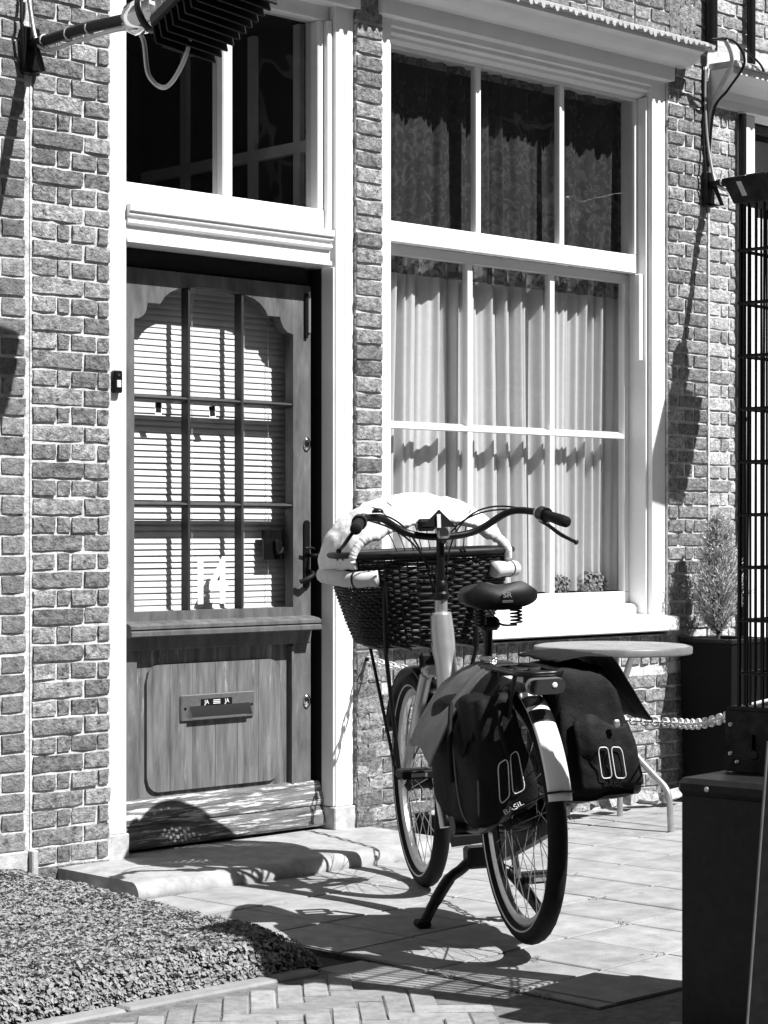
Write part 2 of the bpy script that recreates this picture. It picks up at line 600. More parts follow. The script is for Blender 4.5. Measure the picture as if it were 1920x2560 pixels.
clink = MB().box(-4.2, -1.2, -4.5, -1.66, -.07, -.0065).build('brick_pavement', M_GROUND)
clink['kind'] = 'structure'
CL, CW = 0.204, 0.068          # herringbone of clinkers set at 45 degrees to the wall
cms = [tile_mesh(CL - .005, CW - .005, .05, M_CLINK, 50 + k) for k in range(5)]
hr = ALPHA - R(90) + R(3)
hc, hs = math.cos(hr), math.sin(hr)
ox, oy = -2.1, -2.2
cnt = 0
for a in range(-28, 28):
    for b in range(-12, 12):
        # classic 3:1 herringbone lattice
        px = a * CW + b * CW * 3
        for orient in (0, 1):
            if orient == 0:
                lx, ly = (a * CW + b * CL) + CL / 2, (a * CW - b * CL) + CW / 2
                rz = 0
            else:
                lx, ly = (a * CW + b * CL) + CW / 2 + 0.0, (a * CW - b * CL) + CW + CL / 2
                rz = R(90)
            x, y = ox + lx * hc - ly * hs, oy + lx * hs + ly * hc
            if y > -1.775 or x > -1.86 and y > -2.76 or x < -2.95 or y < -2.95:
                continue
            d = (x - cam.location.x) * math.cos(ALPHA) + (y - cam.location.y) * math.sin(ALPHA)
            l = (x - cam.location.x) * math.sin(ALPHA) - (y - cam.location.y) * math.cos(ALPHA)
            if d < 4.9 or abs(l / d) > 0.21:
                continue
            mesh_obj('clinker', cms[cnt % 5], (x, y, random.uniform(-.003, .001)), clink,
                     rot=(random.uniform(-.015, .015), random.uniform(-.015, .015), hr + rz + random.uniform(-.02, .02)))
            cnt += 1

# ------------------------------------------------------------------ houses: walls of single bricks
house = thing('brick_house', 'brick house with panelled door, tall white sash window and white cornice', 'house')
house_l = thing('brick_house', 'strip of smoother brick house front at the left edge of the photo', 'house')
house_r = thing('brick_house', 'pale brick house beyond the vertical joint with black downpipe', 'house')

H_C = 0.062
wall = (MB().box(-1.640, -1.304, .0068, .3, -.05, 4.3)
        .box(-.141, -.003, .0068, .3, -.05, 4.3)
        .box(-.003, 1.762, .0076, .3, -.05, .735)
        .box(1.762, 2.05, .0068, .3, -.05, 4.3)
        .box(-1.304, -.141, .0105, .3, 3.22, 4.3)
        .box(-.003, 1.762, .0076, .3, 3.20, 4.3)).build('wall', M_MORTAR, house)
wall_l = MB().box(-2.4, -1.6405, .0062, .3, -.05, 4.3).build('wall', M_MORTAR, house_l)
wall_r = (MB().box(2.0505, 2.272, .0062, .3, -.05, 4.3).box(2.272, 3.4, .0095, .3, 3.2, 4.3)).build('wall', M_MORTAR, house_r)

BR = {}


def brick_me(L, h, var, m, rough):
    key = (round(L, 2), round(h, 3), var, m.name)
    if key in BR: return BR[key]
    rnd = random.Random(hash(key) % 99991)
    nx, nz = max(2, min(6, int(L / .035))), 3
    vv, ff = [], []
    s = rnd.uniform(0, 50)
    for i in range(nx + 1):
        for j in range(nz + 1):
            x, z = -L / 2 + L * i / nx, -h / 2 + h * j / nz
            ex, ez = min(i, nx - i) == 0, min(j, nz - j) == 0
            dy = n3(x * 25 + s, z * 25, s) * rough
            if ex or ez: dy += .0010
            if ex and ez: dy += .0014
            jx = rnd.uniform(-.0018, .0018) if ex else 0
            jz = rnd.uniform(-.0018, .0018) if ez else 0
            vv.append((x + jx, dy, z + jz))
    per = [(i, 0) for i in range(nx)] + [(nx, j) for j in range(nz)] + [(i, nz) for i in range(nx, 0, -1)] + [(0, j) for j in range(nz, 0, -1)]
    for i in range(nx):
        for j in range(nz):
            a = i * (nz + 1) + j
            ff.append((a, a + nz + 1, a + nz + 2, a + 1))
    o = len(vv)
    for (i, j) in per:
        p = vv[i * (nz + 1) + j]
        vv.append((p[0], .045, p[2]))
    n = len(per)
    for k in range(n):
        i, j = per[k]
        i2, j2 = per[(k + 1) % n]
        ff.append((i2 * (nz + 1) + j2, i * (nz + 1) + j, o + k, o + (k + 1) % n))
    me = bpy.data.meshes.new('brick')
    me.from_pydata(vv, [], ff)
    me.materials.append(m)
    me.update()
    BR[key] = me
    return me


def lay(wallpart, m, bricks, rough, limit=290):
    """bricks: (x0, x1, z0, z1, weight). The ones that show largest are objects, the rest one joined part."""
    out = []
    for (x0, x1, z0, z1, w) in bricks:
        X = (x0 + x1) / 2 - cam.location.x
        Y = -cam.location.y
        dpt = X * math.cos(ALPHA) + Y * math.sin(ALPHA)
        lat = X * math.sin(ALPHA) - Y * math.cos(ALPHA)
        px, py = 960 + F_PX * lat / dpt, 1330 - F_PX * ((z0 + z1) / 2 - CAM_H) / dpt
        vis = 1 if (-90 < px < 2000 and -70 < py < 2600) else 0.0
        out.append((vis * w * (x1 - x0) * (z1 - z0) / dpt ** 2, x0, x1, z0, z1))
    out.sort(reverse=True)
    rest = MB()
    for k, (a, x0, x1, z0, z1) in enumerate(out):
        me = brick_me(x1 - x0, z1 - z0, k % 4, m, rough)
        c = ((x0 + x1) / 2, random.uniform(-.0025, .0008), (z0 + z1) / 2)
        flip = random.random() < .5
        if k < limit and a > 0:
            mesh_obj('brick', me, c, wallpart, rot=(random.uniform(-.02, .02), PI if flip else 0, random.uniform(-.012, .012)))
        else:
            rest.add([(v.co.x + c[0], v.co.y + c[1], v.co.z + c[2]) for v in me.vertices], [tuple(p.vertices) for p in me.polygons])
    if rest.v:
        rest.build('brick_remainder', m, wallpart, kind='stuff', fix=False)


def courses(x0, pats, z0, z1, w=1.0, pitch=H_C, joint=.0125, jit=.004):
    res = []
    k = 0
    z = z0
    while z < z1:
        x = x0
        for L in pats[k % len(pats)]:
            if L > 0:
                res.append((x, x + L + random.uniform(-jit, jit * .3), z, z + pitch - joint + random.uniform(-.002, .002), w))
            x += abs(L) + .010
        z += pitch
        k += 1
    return res


bl = courses(-1.627, [[.203, .102], [.090, .050, .098, .043]], 0.012, 3.35)
bl += courses(-.141, [[.132], [.134]], .06, 3.3, jit=.002)
bl += courses(1.765, [[.062, .208], [.108, .055, .095]], .76, 3.55, .9)
# under the window: headers on end below the sill, then running bond
for k in range(24):
    bl.append((-.141 + k * .0655 + (0 if k else .0), -.141 + k * .0655 + .055, .612, .728, .5))
for k in range(7):
    bl.append((1.44 + k * .0655, 1.44 + k * .0655 + .055, .612, .728, .8))
bl += [b[:4] + ((1.0 if (b[1] < .14 or b[0] > 1.2) else .05),)
       for b in courses(-.141, [[.132] + [.2] * 9 + [.11], [.055] + [.2] * 10]  # noqa
                        , .012, .56)]
# the front above the gutter
bl += [b[:4] + (.9,) for b in courses(.25, [[.2, .1] * 6, [.1, .2] * 6], 3.39, 3.95) if b[1] < 2.05]
lay(wall, M_BRICK, bl, .0062, 296)

bl = courses(-2.07, [[.2, .2, .0001] if False else [.195, .205], [.095, .205, .088]], .13, 3.3, pitch=.066, joint=.012)
bl = [b for b in bl if b[1] < -1.638]
bl += [(-1.80 + .083 * k, -1.80 + .083 * k + .07, .012, .04, 1) for k in range(2)]
lay(wall_l, M_BRICK_L, bl, .004, 290)
bl = courses(2.056, [[.155, .045], [.080, .045, .068]], .012, 3.25, .9)
bl += [b for b in courses(2.056, [[.2, .1] * 2, [.1, .2] * 2], 3.45, 3.95) if b[1] < 2.8]
lay(wall_r, M_BRICK_R, bl, .006, 290)

# smoothed vertical joint strips between the houses
MB().box(-1.640, -1.6335, .003, .01, 0.02, 3.4).build('joint_strip', M_MORTAR, house)
MB().box(2.042, 2.053, -.003, .01, .72, 3.3).build('joint_strip', M_MORTAR, house_r)

# rooms behind the glass
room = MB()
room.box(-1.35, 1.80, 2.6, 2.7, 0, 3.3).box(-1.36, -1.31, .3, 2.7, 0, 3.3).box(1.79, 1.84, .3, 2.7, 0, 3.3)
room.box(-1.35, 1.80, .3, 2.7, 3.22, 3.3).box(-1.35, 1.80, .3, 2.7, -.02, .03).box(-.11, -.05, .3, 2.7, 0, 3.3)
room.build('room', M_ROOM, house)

for (y, a_, b_) in ((1.08, 2.3, 3.2), (.64, 2.3, 3.2), (.36, 2.3, 3.2)):
    MB().box(-.135, -.111, y - .02, y + .02, a_, b_).build('inner_glazing_bar', M_WHITE2, house)
MB().box(-.138, -.1105, .3, 2.2, 2.69, 2.735).build('inner_glazing_bar', M_WHITE2, house)

# small cellar opening at the foot of the left house
MB().box(-2.3, -1.655, -.012, .02, .055, .125, .004).build('cellar_lintel', M_STONE, house_l)
MB().box(-1.655, -1.63, -.035, .005, -.01, .128, .004).build('lintel_post', M_STONE, house_l)
MB().box(-2.3, -1.657, .002, .0045, .0, .055).build('cellar_gap', M_BLACK, house_l)

# ------------------------------------------------------------------ door frame, transom light, door
FR = house
MB().box(-1.304, -1.226, .02, .17, .14, 3.2, .002).build('door_casing', M_WHITE, FR)
MB().box(-.235, -.1415, .02, .15, .142, 3.2, .002).build('door_casing', M_WHITE, FR)
MB().box(-.190, -.186, .0175, .021, .145, 3.1).build('casing_bead', M_WHITE2, FR)
MB().box(-.243, -.2345, .026, .094, .143, 2.2, .002).build('door_jamb', M_WHITE, FR)
MB().box(-.246, -.2345, .0945, .17, .06, 2.2, .002).build('rebate_and_shade_strip', M_FRAME_DARK, FR)  # rear of the jamb coloured black for the shadow band beside the leaf
MB().box(-1.312, -1.218, .012, .17, .040, .139, .004).build('plinth_block', M_STONE, FR)
MB().box(-.248, -.133, .010, .16, .040, .141, .004).build('plinth_block', M_STONE, FR)
# dark rebate that the leaf closes against
MB().box(-.2835, -.243, .158, .2, .06, 2.2).box(-1.226, -1.204, .125, .2, .06, 2.2).box(-1.204, -.2835, .130, .2, 2.135, 2.2, .003).build('rebate_and_shade_strip', M_FRAME_DARK, FR)
# moulded transom over the door
tr = MB()
tr.prof_x([(.2, 2.335), (-.004, 2.335), (-.004, 2.312), (.004, 2.308), (.004, 2.298), (.016, 2.294), (.016, 2.283), (.008, 2.279), (.008, 2.270),
           (.024, 2.262), (.024, 2.222), (.012, 2.216), (.012, 2.203), (.2, 2.203)], -1.226, -.262)
tr.build('transom', M_WHITE, FR)
MB().box(-1.226, -.262, .055, .15, 2.336, 2.42, .004).build('transom_light_rail', M_WHITE, FR)
MB().box(-.755, -.708, .062, .13, 2.42, 3.14, .006).build('transom_light_mullion', M_WHITE, FR)
MB().box(-.292, -.262, .058, .13, 2.42, 3.14, .004).build('transom_light_stile', M_WHITE, FR)
MB().box(-.2625, -.236, .036, .13, 2.34, 3.14, .004).build('transom_light_stile', M_WHITE, FR)
MB().box(-1.226, -.236, .056, .13, 3.14, 3.22, .004).build('transom_light_head', M_WHITE, FR)
for (a, b) in ((-1.226, -.755), (-.708, -.292)):
    MB().box(a, b, .098, .101, 2.42, 3.14).build('pane', M_GLASS, FR)
MB().box(-1.33, -.125, -.004, .1, 3.196, 3.27, .003).build('door_frieze', M_WHITE, FR)

ARCH = [(-1.124, 1.949), (-1.108, 1.951), (-1.092, 1.957), (-1.078, 1.968), (-1.068, 1.987), (-1.065, 2.01), (-1.007, 2.01), (-.989, 2.034), (-.964, 2.054),
        (-.927, 2.070), (-.877, 2.079), (-.82, 2.083), (-.74, 2.084), (-.68, 2.082), (-.622, 2.074), (-.57, 2.062), (-.535, 2.045), (-.512, 2.024),
        (-.499, 2.003), (-.439, 2.003), (-.432, 1.982), (-.419, 1.962), (-.400, 1.947), (-.372, 1.940)]
YF, YB = .11, .155
leaf = MB()
leaf.prof_y([(-1.124, 2.13)] + ARCH + [(-.372, 2.13)], YF, YB)
leaf.box(-1.21, -1.124, YF, YB, .062, 2.13).box(-.372, -.284, YF, YB, .062, 2.13)
leaf.box(-1.124, -.372, YF, YB, .80, .905)
door = leaf.build('door', M_DOOR, FR, label='weathered grey panelled door with arched glazing')
for x in (-.874, -.622):
    MB().box(x - .005, x + .005, .1115, .152, .905, 2.0805).build('glazing_bar', M_BAR, door)
for z in (1.672, 1.289):
    MB().prof_x([(.152, z - .012), (.118, z - .006), (.1125, z + .0), (.118, z + .006), (.152, z + .012)], -1.124, -.372).build('glazing_bar', M_BAR, door)
XS, ZS = [-1.124, -.874, -.622, -.372], [.905, 1.289, 1.672]
for i in range(3):
    for j in range(3):
        if j < 2:
            MB().box(XS[i] + .002, XS[i + 1] - .002, .140, .143, ZS[j] + .002, ZS[j + 1] - .002).build('pane', M_GLASS, door)
        else:
            top = [p for p in ARCH if XS[i] - .001 <= p[0] <= XS[i + 1] + .001]
            MB().prof_y([(XS[i] + .002, 1.674)] + [(min(max(p[0], XS[i] + .002), XS[i + 1] - .002), p[1]) for p in top] +
                        ([(XS[i + 1] - .002, 2.076)] if i < 2 else []) + [(XS[i + 1] - .002, 1.674)], .140, .143).build('pane', M_GLASS, door)
# weather shelf
MB().prof_x([(.112, .872), (.058, .864), (.044, .857), (.044, .846), (.052, .842), (.040, .836), (.040, .822), (.046, .818), (.100, .817), (.102, .80), (.106, .770), (.112, .766)],
            -1.188, -.288).build('door_shelf', M_DOOR, door, smooth=True)
for k in range(7):
    MB().lathe([(.0, -.0005), (.0025, 0), (.0, .0015)], 6, Matrix.Translation((-1.12 + k * .128, .0515, .8605)), cap=False).build('nail_head', M_STEEL, door)
# lower panel
MB().box(-1.124, -.372, .128, .150, .215, .80).build('panel_ground', M_DOOR_LOW, door)
PR = .055
for k in range(6):
    xa, xb = -1.063 + .105 * k, -1.063 + .105 * (k + 1) - (.0018 if k < 5 else 0)
    lo_, hi_ = [], []
    for q in range(13):
        x = xa + (xb - xa) * q / 12
        e = max(0, (-1.063 + PR) - x, x - (-.433 - PR))
        dz = PR - math.sqrt(max(0, PR * PR - e * e))
        lo_.append((x, .255 + dz))
        hi_.append((x, .712 - dz))
    MB().prof_y(lo_ + hi_[::-1], .1155 + random.uniform(0, .0012), .130).build('panel_board', M_DOOR_LOW, door)
MB().box(-1.124, -1.112, .111, .13, .215, .757).build('panel_moulding', M_DOOR, door)
MB().box(-.384, -.373, .104, .13, .215, .757).build('panel_moulding', M_DOOR, door)
MB().prof_x([(.112, .238), (.098, .228), (.094, .205), (.086, .19), (.080, .17), (.080, .150), (.086, .146), (.074, .125), (.066, .10), (.062, .078), (.070, .068), (.14, .066), (.14, .238)],
            -1.205, -.232).build('weatherboard', M_WEATHER, door)
# letter plate
lp = MB().box(-.914, -.567, .106, .118, .505, .598, .003).build('letter_plate', M_STEEL, door)
MB().prof_x([(.106, .556), (.090, .516), (.094, .512), (.107, .540)], -.876, -.592).build('letter_flap', M_CHROME, door)
for x in (-.897, -.582):
    MB().lathe([(.0, .002), (.005, .0015), (.006, 0)], 10, Matrix.Translation((x, .1055, .548)) @ Matrix.Rotation(R(90), 4, 'X'), cap=False).build('screw', M_BLACK, door)
MB().box(-.824, -.678, .1044, .1062, .556, .580).build('letter_sticker', M_BLACK, door)
for (x, s_) in ((-.799, 'JA'), (-.703, 'JA')):
    text_mesh('sticker_text', s_, .022, Matrix.Translation((x, .1038, .568)) @ Matrix.Rotation(R(90), 4, 'X'), M_STITCH, door)
for z in (.574, .568, .562):
    MB().box(-.768, -.735, .1035, .1046, z - .0014, z + .0014).build('sticker_line', M_STITCH, door)
# number and stickers on the glass
text_mesh('house_number', '14', .235, Matrix.Translation((-.757, .1385, 1.002)) @ Matrix.Rotation(R(90), 4, 'X'), M_NUMBER, door, xs=.74, extrude=.0006, bold=.006)
for (x, z, a) in ((-.994, 1.636, 0), (-.744, 1.632, -6)):
    Mx = Matrix.Translation((x, .1388, z)) @ Matrix.Rotation(R(a), 4, 'Y')
    MB().add([Mx @ Vector(p) for p in ((-.015, 0, -.022), (.015, 0, -.022), (.015, 0, .022), (-.015, 0, .022))], [(0, 1, 2, 3)]).build('sticker', M_NUMBER, door)
    MB().add([Mx @ Vector(p) for p in ((-.012, -.0008, -.015), (.012, -.0008, -.015), (.012, -.0008, .022), (-.012, -.0008, .022))], [(0, 1, 2, 3)]).build('sticker_face', M_FRAME_DARK, door)
# lock box with inner handle, seen through the lower right pane
MB().box(-.475, -.375, .158, .176, 1.085, 1.20, .002).build('lock_box', M_BLACK, door)
MB().tube(spline([(-.385, .155, 1.13), (-.40, .152, 1.11), (-.42, .150, 1.115), (-.425, .15, 1.16)]), .007, 8).build('inner_handle', M_FRAME_DARK, door, smooth='all')
# outer handle and escutcheons
MB().prof_y([(x, z) for x, z in rrect(-.322, -.294, .975, 1.235, .013)], .102, .110).build('handle_plate', M_BLACK, door)
MB().tube([(-.298, .103, 1.10), (-.298, .06, 1.10)], .007, 8).tube(spline([(-.298, .058, 1.103), (-.28, .050, 1.093), (-.255, .046, 1.098), (-.235, .046, 1.115), (-.222, .05, 1.108)]), [.008] * 9 + [.007] * 10 + [.006] * 14, 8).build('door_handle', M_BLACKM, door, smooth='all')
MB().tube(spline([(-.335, .085, 1.128), (-.31, .08, 1.13), (-.288, .085, 1.126)]), .005, 8).build('thumb_latch', M_BLACKM, door, smooth='all')
MB().tube(spline([(-.30, .10, 1.04), (-.30, .075, 1.03), (-.33, .068, 1.015), (-.36, .085, 1.0)]), .009, 8).build('pull_bracket', M_BLACKM, door, smooth='all')
for z in (1.526, .545):
    e = MB().lathe([(.0, -.006), (.010, -.005), (.0165, -.002), (.0175, .002)], 20, Matrix.Translation((-.305, .106, z)) @ Matrix.Rotation(R(90), 4, 'X') @ Matrix.Rotation(PI, 4, 'X') @ Matrix.Diagonal((1, 1.5, 1, 1)), cap=False)
    e.build('escutcheon', M_CHROME, door, smooth='all')
    MB().box(-.3075, -.3025, .0975, .1005, z - .009, z + .009).build('keyhole', M_BLACK, door)
MB().box(-.318, -.303, .100, .11, 1.93, 2.10, .002).build('bolt_plate', M_BLACK, door)
MB().box(-.300, -.288, .102, .11, 1.95, 2.11, .002).build('bolt_plate', M_ALU, door)
# door bell on the casing
bell = MB().box(-1.296, -1.258, -.004, .021, 1.672, 1.750, .005).build('door_bell', M_BLACK, FR)
MB().box(-1.286, -1.268, -.008, -.003, 1.690, 1.716, .003).build('bell_button', M_PLASTIC, bell)
MB().lathe([(.0, 0), (.006, .002)], 10, Matrix.Translation((-1.277, -.0045, 1.735)) @ Matrix.Rotation(R(90), 4, 'X'), cap=False).build('bell_lens', M_LENS, bell)

# door step with a rounded nose
prof = [(.2, -.05), (.2, .056), (-.40, .052)] + [(-.40 - .05 * math.sin(R(a)), .004 + .048 * math.cos(R(a))) for a in range(15, 181, 15)] + [(-.40, -.05)]
sx = [-1.53 + 1.45 * i / 24 for i in range(25)]
stp = MB()
n = len(prof)
for i, x in enumerate(sx):
    for (y, z) in prof:
        q = .004 * n3(x * 6, y * 5, z * 20)
        zz = z + q if z > 0 else z
        stp.v.append((x + (.02 * n3(y * 9, 3, z) if i in (0, 24) else 0), y + (q * 2 if y < 0 else 0), zz))
for i in range(24):
    for k in range(n):
        stp.f.append((i * n + k, i * n + (k + 1) % n, (i + 1) * n + (k + 1) % n, (i + 1) * n + k))
stp.f += [tuple(range(n)), tuple(24 * n + k for k in range(n - 1, -1, -1))]
stp.build('door_step', M_STEP, FR, smooth=True)

# ------------------------------------------------------------------ sash window
WX0, WX1 = .058, 1.668
MB().box(0, WX0, .02, .3, .81, 3.2, .002).build('window_casing', M_WHITE, FR)
MB().box(WX1, 1.760, .02, .19, .811, 3.2, .002).build('window_casing', M_WHITE, FR)
MB().box(1.7055, 1.7095, .0175, .021, .82, 3.1).build('casing_bead', M_WHITE2, FR)
MB().box(1.654, WX1, .045, .19, .812, 3.12, .002).build('window_jamb', M_WHITE, FR)
MB().box(WX0, WX0 + .012, .045, .3, .812, 3.12, .002).build('window_jamb', M_WHITE, FR)
MB().prof_x([(.3, 3.2), (.02, 3.2), (.02, 3.172), (.034, 3.166), (.034, 3.15), (.055, 3.142), (.058, 3.13), (.085, 3.12), (.3, 3.12)], WX0, WX1).build('window_head', M_WHITE, FR)
win = MB().box(WX0 + .012, WX1 - .012, .09, .128, 2.340, 2.422, .003).box(WX0 + .012, .112, .09, .128, 2.422, 3.12).box(1.632, WX1 - .014, .09, .128, 2.422, 3.12, .003) \
    .box(.112, 1.632, .0905, .128, 3.107, 3.12).build('upper_sash', M_WHITE, FR)
for x in (.629, 1.148):
    MB().prof_y([(x - .014, 2.4222), (x + .014, 2.4222), (x + .014, 3.106), (x - .014, 3.106)], .094, .124).build('glazing_bar', M_WHITE, win)
XU = [.112, .629, 1.148, 1.632]
for i in range(3):
    MB().box(XU[i], XU[i + 1], .105, .108, 2.422, 3.107).build('pane', M_GLASS, win)
win2 = MB().box(WX0 + .012, WX1 - .012, .14, .178, .855, .925, .004).box(WX0 + .012, .125, .14, .178, .925, 2.34).box(1.622, WX1 - .014, .14, .178, .925, 2.34, .003) \
    .box(.125, 1.622, .1405, .178, 2.30, 2.34).build('lower_sash', M_WHITE, FR)
for x in (.632, 1.142):
    MB().prof_y([(x - .014, .926), (x + .014, .926), (x + .014, 2.299), (x - .014, 2.299)], .144, .174).build('glazing_bar', M_WHITE, win2)
MB().prof_x([(.172, 1.604), (.142, 1.607), (.1425, 1.622), (.172, 1.636)], .1255, 1.6215).build('glazing_bar', M_WHITE, win2)
XL, ZL = [.125, .632, 1.142, 1.622], [.925, 1.621, 2.30]
for i in range(3):
    for j in range(2):
        MB().box(XL[i], XL[i + 1], .155, .158, ZL[j], ZL[j + 1]).build('pane', M_GLASS, win2)
MB().box(1.628, 1.655, .060, .09, 1.95, 2.336, .003).build('sash_horn', M_WHITE, win)
MB().prof_x([(.3, .872), (.115, .872), (.10, .868), (.09, .855), (.09, .825), (.3, .825)], WX0 + .001, WX1 - .003).build('sash_sill', M_WHITE, FR)
MB().prof_x([(.3, .826), (.06, .826), (-.045, .814), (-.05, .810), (-.05, .757), (-.044, .752), (.3, .752)], -.012, 1.772).build('window_sill', M_WHITE, FR, smooth=False)

# cornice and gutter
MB().prof_x([(.1, 3.196), (-.03, 3.196), (-.03, 3.256), (-.036, 3.262), (-.045, 3.268), (-.060, 3.272), (-.078, 3.280), (-.095, 3.294), (-.110, 3.310), (-.122, 3.318),
             (-.132, 3.320), (-.132, 3.336), (.1, 3.336)], -.03, 1.765).build('cornice', M_WHITE, FR)
MB().prof_x([(.1, 3.262), (-.045, 3.268), (-.060, 3.272), (-.078, 3.280), (-.095, 3.294), (-.110, 3.310), (-.122, 3.318), (-.132, 3.320), (-.132, 3.336), (.1, 3.336)],
            1.7655, 1.85).build('cornice', M_WHITE, FR)
MB().prof_x([(.1, 3.268), (-.045, 3.2685), (-.060, 3.272), (-.095, 3.294), (-.132, 3.320), (-.132, 3.336), (.1, 3.336)], -1.62, -.031).build('cornice', M_WHITE, FR)


def gutter(x0, x1, dz, parent, y=0.0):
    gt = MB().prof_x([(.1, 3.337 + dz), (-.145 + y, 3.337 + dz), (-.153 + y, 3.344 + dz), (-.153 + y, 3.356 + dz), (-.145 + y, 3.362 + dz), (.1, 3.372 + dz)], x0, x1)
    gt.build('gutter', M_ZINC, parent, smooth=True)
    sc = MB()
    k = 0
    while x0 + .04 * k < x1 - .03:
        xx = x0 + .04 * k + random.uniform(-.009, .009)
        h = random.uniform(.006, .026)
        sc.add([(xx, -.1555 + y, 3.353 + dz), (xx + .030, -.1555 + y, 3.353 + dz), (xx + .024, -.157 + y, 3.347 - h * .7 + dz), (xx + .012, -.158 + y, 3.347 - h + dz), (xx + .004, -.157 + y, 3.347 - h * .5 + dz)], [(0, 1, 2, 3, 4)])
        k += 1
    sc.build('gutter_fringe', M_ZINC, parent, kind='stuff')


gutter(-1.62, 1.90, 0, FR)
# next house to the right: cornice, gutter, downpipe, window casing
MB().prof_x([(.1, 3.13), (-.03, 3.13), (-.03, 3.165), (-.045, 3.20), (-.09, 3.235), (-.13, 3.262), (-.13, 3.29), (.1, 3.29)], 2.06, 3.4).build('cornice', M_WHITE, house_r)
gutter(2.06, 3.4, -.045, house_r)
MB().tube([(2.272, -.024, 0), (2.272, -.024, 3.12)], .018, 14).build('downpipe', M_BLACK, house_r, smooth=True)
for z in (.6, 1.7, 2.8):
    MB().tube([(2.272, -.024, z), (2.272, -.024, z + .02)], .023, 14).build('pipe_bracket', M_BLACK, house_r, smooth=True)
MB().tube([(2.03, -.03, 3.37), (2.03, -.03, 4.2)], .028, 12).build('downpipe', M_BLACK, house_r, smooth=True)
MB().tube([(2.33, -.03, 3.34), (2.33, -.03, 4.2)], .020, 12).build('downpipe', M_BLACK, house_r, smooth=True)
MB().box(2.292, 2.415, .01, .3, .5, 3.13, .003).build('window_casing', M_WHITE, house_r)
MB().box(2.4155, 3.4, .03, .3, .5, 2.62, .003).build('window_shutter', M_WHITE, house_r)
MB().box(2.42, 3.4, .09, .3, 2.622, 2.68).box(2.4155, 2.47, .09, .2, 2.68, 3.13).build('window_frame', M_WHITE, house_r)
MB().box(2.47, 3.4, .12, .123, 2.68, 3.13).build('pane', M_GLASS, house_r)
MB().box(2.292, 3.4, .008, .3, -.05, .4995).build('plaster_base', M_WHITE, house_r)
MB().box(2.35, 3.4, .6, .62, .3, 3.2).build('inner_shade', M_CURTAIN, house_r)
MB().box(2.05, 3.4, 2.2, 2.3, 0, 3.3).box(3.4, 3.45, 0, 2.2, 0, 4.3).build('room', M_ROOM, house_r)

# ------------------------------------------------------------------ blind, curtains, flowers behind the glass
bd = thing('venetian_blind', 'white venetian blind hanging behind the nine-pane door glass', 'blind', (-.748, .205, .9))
z = .915
while z < 2.10:
    t = R(74) + random.uniform(-.05, .05) - (.10 if 1.05 < z < 1.6 else 0)
    c, s_ = .0140 * math.cos(t), .0140 * math.sin(t)
    sag = random.uniform(-.0012, .0012)
    sl = MB()
    nx = 6
    for i in range(nx + 1):
        x = -1.135 + .83 * i / nx
        zz = z + sag * math.sin(i / nx * PI) * 2
        for q in (-1, -.35, .35, 1):
            sl.v.append((x, .205 + q * c - .0018 * (1 - q * q), zz + q * s_))
    for i in range(nx):
        for q in range(3):
            a = i * 4 + q
            sl.f.append((a, a + 4, a + 5, a + 1))
    sl.build('slat', M_SLAT, bd, smooth='all')
    z += .0225
for x in (-1.08, -.80, -.55, -.43):
    MB().tube([(x, .189, .91), (x, .189, 2.1)], .0012, 5).build('ladder_cord', M_PLASTIC, bd)
MB().box(-1.14, -.302, .19, .222, 2.10, 2.125).build('head_rail', M_SLAT, bd)
MB().box(-1.14, -.302, .194, .216, .898, .906).build('bottom_rail', M_SLAT, bd)


def curtain(name, label, x0, x1, z0, z1, y, amp, m, seed, folds, flare=.0):
    rnd = random.Random(seed)
    ph = [rnd.uniform(0, 6.28) for _ in range(6)]
    fr = [folds * rnd.uniform(.8, 1.25) * k for k in (1, 1.7, .55, 2.6)]

    def fn(u, v):
        x = x0 + (x1 - x0) * u
        w = x + .05 * n3(x * 4.3, seed, 0) + .02 * n3(x * 11, seed, 5) + .010 * math.sin(v * 2.5 + u * 9) * flare
        a = math.sin(fr[0] * w + ph[0]) + .5 * math.sin(fr[1] * w + ph[1] + v * .6) + .35 * math.sin(fr[3] * w + ph[3])
        g_ = .55 + .75 * (n3(x * 3.1, seed + 9, 1) + .5)
        return (x, y + amp * a * g_ * (.8 + .2 * v), z0 + (z1 - z0) * v)
    o = MB().grid(420, 8, fn).build(name, m, smooth='all')
    o.location = ((x0 + x1) / 2, y, z0)
    o.data.transform(Matrix.Translation((-(x0 + x1) / 2, -y, -z0)))
    tag(o, label, 'curtain')
    return o


curtain('net_curtain', 'pale pleated net curtain behind the lower window panes', .07, 1.75, .93, 2.36, .245, .027, M_CURTAIN, 5, 66, 1)
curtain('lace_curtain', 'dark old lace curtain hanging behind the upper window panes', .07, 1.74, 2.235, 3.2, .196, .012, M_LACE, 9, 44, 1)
curtain('door_lace', 'dim curtain deep behind the glass above the door', -1.2, -.25, 2.2, 3.2, 1.2, .03, M_ROOM, 12, 30)


